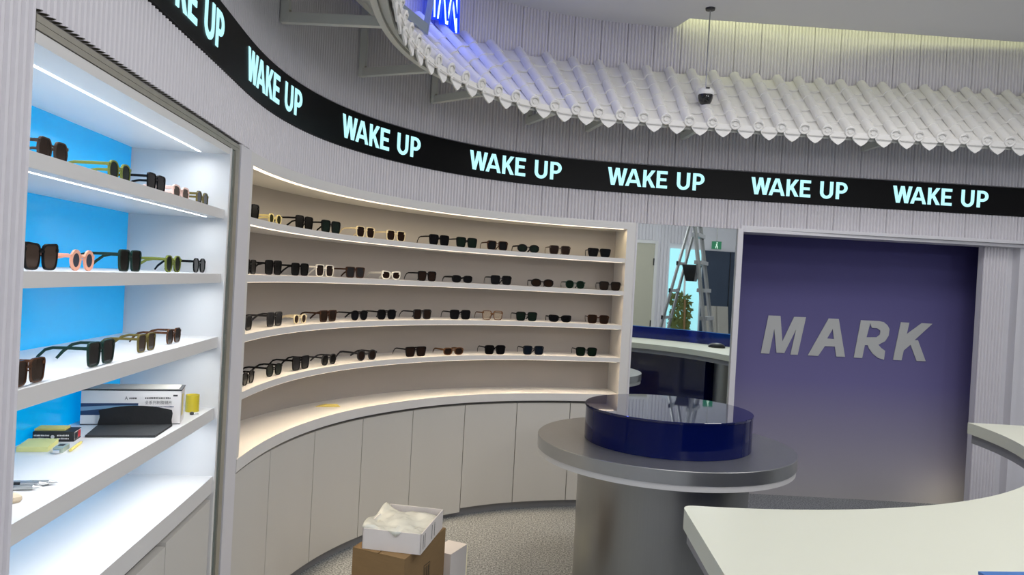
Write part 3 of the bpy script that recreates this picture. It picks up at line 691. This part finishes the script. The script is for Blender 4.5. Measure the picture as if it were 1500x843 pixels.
def sunglasses(s_, off, z, style, fcol, lcol, label, group, yaw=0.0, scale=1.0):
    fm = M['tort'] if fcol == 'tortoiseshell' else gm(FC[fcol])
    lm = M['clearlens'] if lcol == 'clear' else (M['gradlens'] if lcol == 'graduated brown' else gm(tuple(0.4*q for q in LC[lcol]), 0.14))
    n = nrm(s_); p = at(s_, off, z+0.0005)
    r = thing('sunglasses', label, 'sunglasses', p, group, math.atan2(n[1], n[0])+PI/2+yaw)
    r.scale = (scale,)*3
    fr_, ln, tp = eyewear_meshes(style, fm, lm)
    for nm, me in [('frame', fr_), ('lens', ln[0]), ('lens', ln[1]), ('temple', tp[0]), ('temple', tp[1])]:
        o = bpy.data.objects.new(nm, me); COL.objects.link(o); o.parent = r
ORD = ['first', 'second', 'third', 'fourth', 'fifth', 'sixth', 'seventh', 'eighth', 'ninth', 'tenth', 'eleventh', 'twelfth']
ROWN = ['top', 'second', 'third', 'bottom']
NROWS = [
 (1.646, [(3.973,'large square','black','black'),(4.228,'small round','pale yellow','olive'),(4.509,'large square','black','black'),(4.743,'large square','black','dark green'),(5.026,'square','cream','dark brown'),(5.263,'square','cream','dark brown'),(5.595,'large square','black','black'),(5.795,'large square','black','dark green'),(6.011,'square','dark brown','black'),(6.223,'oval','black','dark green'),(6.436,'square','grey brown','dark brown'),(6.701,'flat topped','black','black')]),
 (1.430, [(3.997,'square','black','black'),(4.238,'large square','black','black'),(4.492,'square','black','black'),(4.709,'square','white','dark brown'),(4.962,'flat topped','dark brown','grey'),(5.242,'cat eye','white','dark brown'),(5.519,'square','black','dark brown'),(5.777,'narrow','black','black'),(6.049,'square','black','black'),(6.330,'oval','black','dark brown'),(6.551,'round','dark green','dark green'),(6.785,'square','black','dark brown')]),
 (1.206, [(3.970,'square','dark grey','black'),(4.275,'large square','dark grey','grey'),(4.514,'small round','cream','brown'),(4.758,'flat topped','dark brown','dark brown'),(5.013,'round','black','black'),(5.224,'hexagonal','black','black'),(5.498,'square','dark grey','dark brown'),(5.776,'square','black','black'),(6.003,'square','brown','clear'),(6.236,'square','black','dark green'),(6.462,'cat eye','black','black'),(6.719,'square','dark brown','dark brown')]),
 (0.990, [(4.010,'round','black','black'),(4.275,'round','black','dark green'),(4.525,'large square','black','grey'),(4.770,'round','dark grey','black'),(5.075,'small round','dark grey','dark brown'),(5.455,'flat topped','black','dark brown'),(5.735,'narrow','brown','dark brown'),(6.028,'square','black','black'),(6.290,'square','dark grey','dark blue'),(6.648,'square','black','dark green')])]
for r_, (z, items) in enumerate(NROWS):
    for i, (s_, stl, fc, lc) in enumerate(items):
        sc2 = 1.25 if stl == 'small round' and r_ == 3 else 1.0
        sunglasses(s_, -0.045 if r_ == 3 else -0.055, z, stl, fc, lc,
                   '%s %s sunglasses, %s lenses, %s from left on %s curved shelf' % (fc, stl, lc, ORD[i], ROWN[r_]), 'sunglasses on the curved shelves', random.uniform(-0.06, 0.06), sc2)
CROWS = [
 (1.645, [(2.505,'hexagonal','grey brown','brown',.80),(2.815,'round','olive green','dark green',.90),(3.045,'large square','black','black',.80),(3.235,'narrow','pale pink','brown',.90),(3.435,'round','olive brown','black',.88)]),
 (1.432, [(2.480,'large cat eye','black','graduated brown',.82),(2.650,'thick round','pink','blue grey',.72),(2.900,'large square','dark green','black',.86),(3.200,'round','olive green','dark green',.92),(3.440,'round','black','grey',.88)]),
 (1.222, [(2.395,'large square','tortoiseshell','brown',.74),(2.705,'large square','dark green','grey',.86),(3.005,'square','olive brown','brown',.80),(3.235,'hexagonal','tortoiseshell','grey',.78)])]
for r_, (z, items) in enumerate(CROWS):
    for i, (s_, stl, fc, lc, sc2) in enumerate(items):
        off = -0.06 if r_ < 2 else (-0.03, -0.035, -0.05, -0.06)[i]
        sunglasses(s_, off, z, stl, fc, lc, '%s %s sunglasses, %s lenses, %s from left, blue cabinet %s shelf' % (fc, stl, lc, ORD[i], ROWN[r_]), 'sunglasses in the blue backed cabinet', 0.0, sc2)

# ------------------------------------------------------------------ things in the display cabinet
ZS = 0.9853
def text_part(body, size, origin, xdir, ydir, m, parent, name='lettering', width=None):
    c_ = bpy.data.curves.new('t', 'FONT'); c_.body = body; c_.size = size; c_.resolution_u = 2
    o = bpy.data.objects.new('t', c_); COL.objects.link(o); bpy.context.view_layer.update()
    me = bpy.data.meshes.new_from_object(o.evaluated_get(bpy.context.evaluated_depsgraph_get()))
    bpy.data.objects.remove(o); bpy.data.curves.remove(c_)
    co_ = [v.co.copy() for v in me.vertices]
    if not co_: return None
    wd = max(v.x for v in co_)-min(v.x for v in co_); sx = (width/wd) if (width and wd > 0) else 1.0
    L = world_loc(parent)
    for v, p in zip(me.vertices, co_): v.co = Vector(origin)+Vector(xdir)*p.x*sx+Vector(ydir)*p.y-L
    me.materials.clear(); me.materials.append(m); return link(name, me, parent)
ux = Vector((0.951, 0.310, 0)); uy = Vector((-0.310, 0.951, 0)); uz = Vector((0, 0, 1))
def obox(o, dx, dy, dz, mi=0, mb=None):
    o = Vector(o); mb = mb or MB()
    return mb.add([o, o+ux*dx, o+ux*dx+uy*dy, o+uy*dy, o+uz*dz, o+ux*dx+uz*dz, o+ux*dx+uy*dy+uz*dz, o+uy*dy+uz*dz], [(0,3,2,1),(4,5,6,7),(0,1,5,4),(1,2,6,5),(2,3,7,6),(3,0,4,7)], mi)
bo = Vector((-1.206, 2.131, ZS))
pbx = thing('lens_box', 'white printed lens carton with blue band standing on the lowest shelf of blue backed cabinet', 'box', tuple(bo))
obox(bo, 0.262, 0.10, 0.098).build('carton', M['paperwhite'], pbx)
obox(bo+uz*0.0985-ux*0.001-uy*0.001, 0.264, 0.102, 0.003).build('lid_edge', M['ink'], pbx)
obox(bo+uz*0.1017+ux*0.004+uy*0.004, 0.25, 0.09, 0.002).build('lid', M['boardbeige'], pbx)
fo = bo-uy*0.0006
def decal(x0, z0, x1, z1, m, name='print'): 
    q = MB(); q.add([fo+ux*x0+uz*z0, fo+ux*x1+uz*z0, fo+ux*x1+uz*z1, fo+ux*x0+uz*z1], [(0,1,2,3)]); return q.build(name, m, pbx)
decal(0.0, 0.0, 0.262, 0.0025, M['ink'], 'edge_line')
decal(0.0, 0.028, 0.148, 0.062, M['printblue'], 'printed_band')
q = MB(); q.add([fo-uy*0.0004+ux*x+uz*z_ for x, z_ in ((0, .040), (.06, .046), (.148, .050), (.148, .056), (.06, .055), (0, .052))], [(0,1,2,3,4,5)]); q.build('printed_wave', M['printlight'], pbx)
def print_line(o, x, z_, wd, h, n, m, parent):
    q = MB(); rr = random.Random(int(wd*1e4)+n)
    for i in range(n):
        a_ = x+wd*i/n; b_ = a_+wd/n*rr.uniform(0.55, 0.85); hh = h*rr.uniform(0.75, 1.0)
        q.add([o+ux*a_+uz*z_, o+ux*b_+uz*z_, o+ux*b_+uz*(z_+hh), o+ux*a_+uz*(z_+hh)], [(0,1,2,3)])
    return q.build('small_print', m, parent)
for body, sz, x, z_, wd, mm in (('全系列树脂镜片', 0.011, 0.165, 0.060, 0.072, M['ink']), ('A', 0.014, 0.112, 0.072, 0.008, M['ink'])):
    try: text_part(body, sz, fo-uy*0.0005+ux*x+uz*z_, ux, uz, mm, pbx, width=wd)
    except Exception as ex: print('text', ex)
for x, z_, wd, h, n, m_ in ((0.124, 0.074, 0.020, 0.006, 4, M['ink']), (0.165, 0.075, 0.070, 0.005, 15, M['ink']), (0.158, 0.050, 0.085, 0.0035, 22, M['printblue']), (0.192, 0.031, 0.030, 0.007, 5, M['ink']), (0.228, 0.031, 0.007, 0.007, 1, M['red'])):
    print_line(fo-uy*0.0005, x, z_, wd, h, n, m_, pbx)
decal(0.240, 0.082, 0.252, 0.087, M['ink'], 'printed_mark')
so_ = bo+ux*0.2626
q = MB(); q.add([so_+uy*y+uz*z_ for y, z_ in ((.02, .02), (.055, .02), (.055, .085), (.02, .085))], [(0,1,2,3)]); q.build('side_label', M['yellow'], pbx)

# black pouch: flat body with its flap raised against the carton
pz = ZS
pou = thing('soft_pouch', 'black soft pouch lying open with its flap raised against the white lens carton', 'pouch', (-1.05, 2.05, pz))
B = [(-1.108, 1.985), (-0.942, 2.026), (-0.965, 2.180), (-1.148, 2.118)]
MB().prism(B, pz, pz+0.006).build('pouch_body', M['greyfabric'], pou)
fl = MB(); bl, brr = Vector((-1.148, 2.114, pz+0.0065)), Vector((-0.965, 2.176, pz+0.0065)); nn_ = 10; P = []
for j in range(5):
    for i in range(nn_+1):
        t_ = i/nn_; h = (0.040+0.014*math.sin(PI*t_))*(1-0.0*(t_))*j/4
        sh_ = 0.10*(j/4); tt = t_*(1-sh_*0.6)+sh_*0.3
        p = bl.lerp(brr, tt)+uz*h+Vector((0.006*math.sin(5*t_+j), -0.004*math.sin(4*t_), 0))*(j/4); P.append(p)
fl.add(P+[p+Vector((-0.002, 0.006, 0)) for p in P], [(j*(nn_+1)+i, j*(nn_+1)+i+1, (j+1)*(nn_+1)+i+1, (j+1)*(nn_+1)+i) for j in range(4) for i in range(nn_)]+[(55+j*(nn_+1)+i, 55+(j+1)*(nn_+1)+i, 55+(j+1)*(nn_+1)+i+1, 55+j*(nn_+1)+i+1) for j in range(4) for i in range(nn_)])
fl.build('flap', M['blackmatte'], pou, True)
tp_ = thing('tape_roll', 'yellow translucent plastic jar standing behind the white lens carton', 'jar', (-1.005, 2.435, ZS))
MB().lathe([(0.021, 0), (0.021, 0.054), (0.018, 0.054), (0.018, 0.004)], (-1.008, 2.415, ZS), 24, cap=False).build('wall', M['yellowclear'], tp_, True)
MB().lathe([(0.0175, 0.0005), (0.0175, 0.0035)], (-1.008, 2.415, ZS), 24).build('base', M['yellowclear'], tp_)
tp_.name = 'plastic_jar'
sw = thing('small_screw', 'tiny black screw lying beside the white lens carton near the shelf edge', 'screw', (-0.985, 2.36, ZS))
MB().lathe([(0.006, 0), (0.007, 0.006), (0.003, 0.009), (0, 0.009)], (-0.985, 2.36, ZS), 12).build('head', M['black'], sw, True)
MB().tube([(-0.981, 2.36, ZS+0.0035), (-0.966, 2.366, ZS+0.0025)], 0.0022, 6).build('shank', M['chrome'], sw)
ux = Vector((0.970, 0.242, 0)); uy = Vector((-0.242, 0.970, 0))
bk = thing('book', 'thin black spined book lying on the lowest shelf behind the pale yellow notes', 'book', (-1.17, 1.95, ZS))
bo2 = Vector((-1.200, 1.910, ZS))
obox(bo2+ux*0.001+uy*0.0025+uz*0.0015, 0.092, 0.057, 0.0225).build('pages', M['paperwhite'], bk)
obox(bo2+uz*0.0241, 0.095, 0.06, 0.0015).build('cover', M['ink'], bk); obox(bo2, 0.095, 0.06, 0.0014).build('cover', M['ink'], bk)
obox(bo2+uz*0.00145, 0.095, 0.002, 0.0226).build('spine', M['ink'], bk)
fo = bo2-uy*0.0006
for x, z_, wd, n in ((0.003, 0.014, 0.036, 11), (0.003, 0.006, 0.036, 13), (0.056, 0.014, 0.028, 8), (0.056, 0.006, 0.028, 9)):
    print_line(fo, x, z_, wd, 0.0042, n, M['paperwhite'], bk)
q = MB(); q.add([fo+ux*(0.046+0.0045*math.cos(2*PI*i/14))+uz*(0.0125+0.0045*math.sin(2*PI*i/14)) for i in range(14)], [tuple(range(14))]); q.build('emblem', M['paperwhite'], bk)
so_ = bo2+ux*0.0955
for y, m_ in ((0.008, M['ink']), (0.034, M['red'])):
    q = MB(); q.add([so_+uy*(y+a_)+uz*z_ for a_, z_ in ((0, .004), (.02, .004), (.02, .022), (0, .022))], [(0,1,2,3)]); q.build('cover_print', m_, bk)
q = obox(bo2+uz*0.0258+uy*0.012, 0.07, 0.045, 0.005); tag(q.build('paper_envelope', M['yellow']), 'yellow paper envelope lying on top of the black spined book', 'envelope')
ux = Vector((0.97, 0.24, 0)); uy = Vector((-0.30, 0.954, 0))
q = obox((-1.170, 1.802, ZS), 0.068, 0.095, 0.012); tag(q.build('sticky_notes', M['paleyellow']), 'pad of pale yellow sticky notes in front of the black spined book', 'notepad')
us = thing('memory_stick', 'grey green memory stick beside the pale yellow sticky notes', 'memory stick', (-1.065, 1.835, ZS))
MB().box((-1.083, 1.838, ZS+0.006), (0.022, 0.05, 0.012), 0.25).build('body', M['usb'], us)
MB().box((-1.075, 1.807, ZS+0.006), (0.014, 0.014, 0.007), 0.25).build('plug', M['chrome'], us)
MB().box((-1.085, 1.843, ZS+0.0126), (0.012, 0.016, 0.001), 0.25).build('button', M['ink'], us)
pc = thing('pencil', 'yellow pencil lying behind the memory stick', 'pencil', (-1.03, 1.93, ZS))
MB().tube([(-1.056, 1.830, ZS+0.004), (-1.078, 1.912, ZS+0.004)], 0.0038, 6).build('barrel', M['yellow'], pc)
MB().tube([(-1.078, 1.912, ZS+0.004), (-1.0825, 1.929, ZS+0.004)], [0.0038, 0.0008], 6).build('point', M['stone'], pc)
for i, (tip, tail, lab, bm) in enumerate((((-0.922, 1.560), (-1.045, 1.528), 'silver ballpoint pen, farthest of the three on the lowest shelf', 'chrome'), ((-0.935, 1.548), (-1.055, 1.508), 'black ballpoint pen, middle of the three on the lowest shelf', 'black'), ((-0.932, 1.522), (-1.055, 1.487), 'silver barrelled pen, nearest of the three on the lowest shelf', 'chrome'))):
    pn = thing('ballpoint_pen', lab, 'pen', ((tip[0]+tail[0])/2, (tip[1]+tail[1])/2, ZS), 'pens on the lowest cabinet shelf')
    a_ = Vector((tip[0], tip[1], ZS+0.0055)); b_ = Vector((tail[0], tail[1], ZS+0.0055)); d_ = (b_-a_).normalized()
    MB().tube([a_+d_*0.016, a_+d_*0.05], 0.0053, 10).build('grip', M['chrome' if bm == 'black' else 'steeltop'], pn, True)
    MB().tube([a_+d_*0.0502, b_], 0.005, 10).build('barrel', M[bm], pn, True)
    MB().tube([a_, a_+d_*0.0158], [0.0009, 0.0047], 10).build('tip', M['chrome'], pn, True)
er = MB().lathe([(0.0, 0.0), (0.016, 0.0), (0.020, 0.006), (0.019, 0.014), (0.012, 0.020), (0.0, 0.021)], (0, 0, 0), 14, cap=False)
er.v = [(x*0.9+0.0015*math.sin(y*200), y*0.7, z_*0.8) for x, y, z_ in er.v]
eo = er.build('eraser', M['stone'], None, True); eo.location = (-0.938, 1.437, ZS); tag(eo, 'beige worn eraser lump in front of the pens', 'eraser')

# ------------------------------------------------------------------ boxes on the floor
ca = Vector((-0.362, 2.932, 0)); cl = Vector((-0.587, 3.034, 0)); cr = Vector((-0.236, 3.327, 0)); cb = cl+cr-ca
ct_ = thing('cardboard_carton', 'brown cardboard carton standing on the floor before the base cupboards', 'carton', (-0.41, 3.18, 0))
MB().prism([tuple(p[:2]) for p in (ca, cr, cb, cl)], 0.0, 0.343).build('carton_body', M['carton'], ct_)
mid0 = (ca+cl)/2; mid1 = (cr+cb)/2
MB().prism([tuple(p[:2]) for p in (ca, cr, mid1+(cr-cb)*0.01, mid0+(ca-cl)*0.01)], 0.3435, 0.347).build('flap', M['carton'], ct_)
MB().prism([tuple(p[:2]) for p in (cl, cb, mid1-(cr-cb)*0.01, mid0-(ca-cl)*0.01)][::-1], 0.3435, 0.347).build('flap', M['carton'], ct_)
sd = (cr-ca).normalized(); sn_ = Vector((sd.y, -sd.x, 0))
for i in range(3):
    q = MB(); o_ = ca+sd*(0.20+0.018*i)+sn_*0.0008; q.add([o_+uz*0.13, o_+sd*0.008+uz*0.13, o_+sd*0.008+uz*0.245, o_+uz*0.245], [(0,1,2,3)]); q.build('print', M['cartondark'], ct_)
q = MB(); o_ = ca+sd*0.19+sn_*0.0006; 
for a_, b_, c_, d__ in ((0, 0.12, 0.065, 0.123), (0, 0.252, 0.065, 0.255), (0, 0.12, 0.003, 0.255), (0.062, 0.12, 0.065, 0.255)):
    q.add([o_+sd*a_+uz*b_, o_+sd*c_+uz*b_, o_+sd*c_+uz*d__, o_+sd*a_+uz*d__], [(0,1,2,3)])
q.build('print_frame', M['cartondark'], ct_)
w0 = Vector((-0.549, 3.024, 0.3475)); w1 = Vector((-0.307, 2.984, 0.3475)); wd_ = (w1-w0); up_ = Vector((-wd_.y, wd_.x, 0)).normalized(); w3 = w0+up_*0.345; w2 = w1+up_*0.345
wb = thing('open_paper_box', 'open white paper box resting skewed on the brown carton', 'box', tuple((w0+w2)/2))
MB().prism([tuple(p[:2]) for p in (w0, w1, w2, w3)], 0.3475, 0.350).build('bottom', M['paperwhite'], wb)
def wall_(a_, b_, z0, z1, name, th=0.004):
    d_ = (b_-a_).normalized(); n2 = Vector((-d_.y, d_.x, 0))*th
    return MB().prism([(a_.x, a_.y), (b_.x, b_.y), ((b_+n2).x, (b_+n2).y), ((a_+n2).x, (a_+n2).y)], z0, z1).build(name, M['paperwhite'], wb)
wall_(w0, w1, 0.3502, 0.430, 'side'); wall_(w1, w2, 0.3502, 0.430, 'side'); wall_(w2, w3, 0.3502, 0.430, 'side'); wall_(w3, w0, 0.3502, 0.430, 'side')
for i, y in enumerate((0.03, 0.055, 0.16, 0.20)):
    d_ = (w2-w1).normalized(); n2 = Vector((d_.y, -d_.x, 0)); o_ = w1+d_*y+n2*0.0006; q = MB()
    q.add([o_+uz*0.012, o_+d_*0.006+uz*0.012, o_+d_*0.006+uz*0.07, o_+uz*0.07], [(0,1,2,3)]); q.build('print', M['ink'], wb)
gx, gy = 16, 18; P = []
for j in range(gy+1):
    for i in range(gx+1):
        u_, v_ = i/gx, j/gy
        p = w0.lerp(w1, -0.02+u_*0.98).lerp(w3.lerp(w2, -0.02+u_*0.98), 0.012+v_*0.90)
        h = 0.062+0.014*math.sin(7*u_+3*v_)*math.sin(5*v_+2)+0.006*random.uniform(-1, 1)+0.030*(1-u_)**3
        if u_ > 0.9: h = min(h, 0.078)
        if u_ < 0.06: h = 0.094+0.010*math.sin(9*v_)
        if j == 0: h = 0.076 if i else 0.088
        P.append(Vector((p.x, p.y, 0.3475+h)))
bg = MB().add(P, [(j*(gx+1)+i, j*(gx+1)+i+1, (j+1)*(gx+1)+i+1, (j+1)*(gx+1)+i) for j in range(gy) for i in range(gx)])
for p_, sz_ in ((w0.lerp(w1, 0.55), 0.03),):
    a_ = p_+uz*0.084-up_*0.002
    bg.add([a_+wd_.normalized()*-0.03, a_+wd_.normalized()*0.03, a_-uz*0.022-up_*0.003+wd_.normalized()*0.005], [(0, 1, 2)])
bgo = bg.build('plastic_bag', M['bag'], None, True); tag(bgo, 'crumpled translucent plastic bag stuffed into the open white paper box', 'bag')
md = bgo.modifiers.new('thickness', 'SOLIDIFY'); md.thickness = 0.0015
b2 = thing('paper_box', 'small closed white paper box standing on the floor behind the brown carton', 'box', (-0.225, 3.50, 0))
MB().box((-0.225, 3.50, 0.0995), (0.10, 0.16, 0.199), -0.42).build('box_body', M['paperwhite'], b2)
MB().box((-0.225, 3.50, 0.2), (0.101, 0.161, 0.001), -0.42).build('lid', M['paperwhite'], b2)
q = MB().prism([(-0.30, 4.07), (-0.165, 4.07), (-0.145, 3.63), (-0.31, 3.63)], 0.0005, 0.012)
tag(q.build('card_sheet', M['greencard']), 'pale green card sheet lying flat on the floor behind the small white paper box', 'card')

# ------------------------------------------------------------------ what the mirror shows behind the camera
ld = thing('step_ladder', 'tall aluminium step ladder standing open behind the counter, seen in the mirror', 'ladder', (2.93, 0.83, 0))
wv = Vector((0.57, -0.82, 0)); dv = Vector((0.82, 0.57, 0)); lc_ = Vector((2.86, 0.93, 0)); HT = 2.26
def lp(wq, dq, z): return lc_+wv*wq+dv*dq+uz*z
for sgn in (-1, 1):
    MB().bar(lp(sgn*0.17, 0.03, HT), lp(sgn*0.24, 0.38, 0.0), 0.028, 0.06).build('rail', M['alu'], ld)
    rr = MB().bar(lp(sgn*0.16, -0.03, HT), lp(sgn*0.23, -0.52, 0.0), 0.024, 0.04).build('rear_rail', M['alu'], ld)
for k, z in enumerate((0.14, 0.47, 0.80, 1.13, 1.465, 1.80, 2.13)):
    f_ = 1-z/HT; hw = 0.17+0.07*f_; dd = 0.03+0.35*f_
    MB().box(lp(0, dd, z), (2*hw+0.03, 0.09, 0.045), math.atan2(wv.y, wv.x)).build('step', M['alu'], ld)
    if 1 <= k <= 5:
        dr_ = -0.03-0.49*f_; MB().bar(lp(-hw+0.01, dr_, z-0.02), lp(hw-0.01, dr_, z-0.02), 0.025, 0.035).build('rear_rung', M['alu'], ld)
        for sgn in (-1, 1): MB().box(lp(sgn*(hw-0.005), dr_-0.02, z-0.02), (0.03, 0.02, 0.05), math.atan2(wv.y, wv.x)).build('cap', M['black'], ld)
MB().box(lp(0, 0, HT+0.012), (0.40, 0.10, 0.03), math.atan2(wv.y, wv.x)).build('top_plate', M['alu'], ld)
tr = MB(); z1_ = 1.77; 
P = [lp(-0.15, -0.10, z1_), lp(0.15, -0.10, z1_), lp(0.15, 0.08, z1_), lp(-0.15, 0.08, z1_), lp(-0.08, -0.06, z1_-0.20), lp(0.08, -0.06, z1_-0.20), lp(0.08, 0.04, z1_-0.20), lp(-0.08, 0.04, z1_-0.20)]
tr.add(P, [(0,1,2,3),(4,7,6,5),(0,4,5,1),(1,5,6,2),(2,6,7,3),(3,7,4,0)]); tr.build('tool_pouch', M['black'], ld)
struct(MB().box((3.17, -2.605, 1.11), (0.90, 0.03, 2.22)).build('door_1', M['olddoor']))
dj = MB().box((3.64, -2.60, 1.13), (0.05, 0.06, 2.26)); dj.box((3.17, -2.60, 2.245), (0.90, 0.06, 0.05)); struct(dj.build('trim_8', M['white']))
for z in (0.85, 1.91): struct(MB().box((3.61, -2.583, z), (0.025, 0.02, 0.12)).build('trim_9', M['black']))
wn = struct(MB().box((4.18, -2.60, 1.10), (0.56, 0.02, 2.12)).build('window_1', M['pane']))
MB().bar((4.18, -2.585, 0.05), (4.18, -2.585, 2.16), 0.03).build('window_frame', M['white'], wn)
lf = MB()
for i in range(420):
    x, z = random.uniform(3.93, 4.30), random.uniform(0.3, 1.40); a_ = random.uniform(0, PI); r_ = random.uniform(0.03, 0.075)
    d_ = Vector((math.cos(a_), random.uniform(-0.1, 0.1), math.sin(a_))); e_ = Vector((-d_.z, 0.1, d_.x)); c_ = Vector((x, -2.56+random.uniform(-0.02, 0.05), z))
    lf.add([c_-d_*r_, c_+e_*r_*0.45, c_+d_*r_, c_-e_*r_*0.45], [(0, 1, 2, 3)])
pl = thing('potted_shrub', 'leafy olive green shrub by the bright window, seen in the mirror behind the ladder', 'plant', (4.18, -2.45, 0))
fo_ = lf.build('foliage', M['leaf'], pl); fo_['kind'] = 'stuff'
MB().tube([(4.18, -2.45, 0.25), (4.18, -2.52, 1.3)], 0.02, 8).build('stem', M['carton'], pl)
MB().lathe([(0.10, 0), (0.14, 0.28), (0.125, 0.28), (0.12, 0.24), (0, 0.24)], (4.18, -2.43, 0), 20).build('pot', M['paperwhite'], pl, True)
struct(MB().box((4.985, -2.60, 1.08), (0.97, 0.04, 2.16)).build('door_2', M['bluedoor']))
struct(MB().box((4.985, -2.575, 1.08), (0.008, 0.02, 2.14)).build('trim_10', M['black']))
ex = thing('exit_sign', 'small green running man exit sign hanging from a rod, seen in the mirror', 'sign', (4.55, -2.2, 2.24))
MB().box((4.55, -2.2, 2.235), (0.16, 0.03, 0.13)).build('sign_body', M['exit'], ex)
q = MB(); q.box((4.545, -2.183, 2.235), (0.022, 0.004, 0.045), 0); q.box((4.55, -2.183, 2.275), (0.02, 0.004, 0.02)); q.box((4.56, -2.183, 2.20), (0.014, 0.004, 0.04)); q.box((4.532, -2.183, 2.20), (0.014, 0.004, 0.035)); q.build('pictogram', M['exitwhite'], ex)
MB().tube([(4.55, -2.2, 2.30), (4.55, -2.2, 3.18)], 0.006, 6).build('rod', M['steel'], ex)
for i, (x, lab) in enumerate(((4.66, 'pale board leaning on the dark blue door, left one in the mirror'), (4.86, 'pale board leaning on the dark blue door, right one in the mirror'))):
    bd = MB(); bd.box((x, -2.44, 0.605), (0.22, 0.02, 1.22), 0.0, 0, Matrix.Rotation(0.17, 3, 'X')); o = bd.build('leaning_board', M['boardbeige']); tag(o, lab, 'board', 'boards leaning on the blue door')

# lamp at the foot of the pier
up = thing('floor_uplight', 'small warm floor uplight at the foot of the fluted pier', 'lamp', (3.235, 5.20, 0))
MB().lathe([(0.022, 0), (0.022, 0.03), (0.016, 0.03), (0.016, 0.024), (0, 0.024)], (3.235, 5.20, 0), 16).build('lamp_body', M['black'], up, True)
pl_ = bpy.data.lights.new('uplight_bulb', 'POINT'); pl_.energy = 0.7; pl_.color = (1.0, 0.92, 0.65); pl_.shadow_soft_size = 0.015
po = bpy.data.objects.new('uplight_bulb', pl_); COL.objects.link(po); po.location = (3.235, 5.20, 0.06)
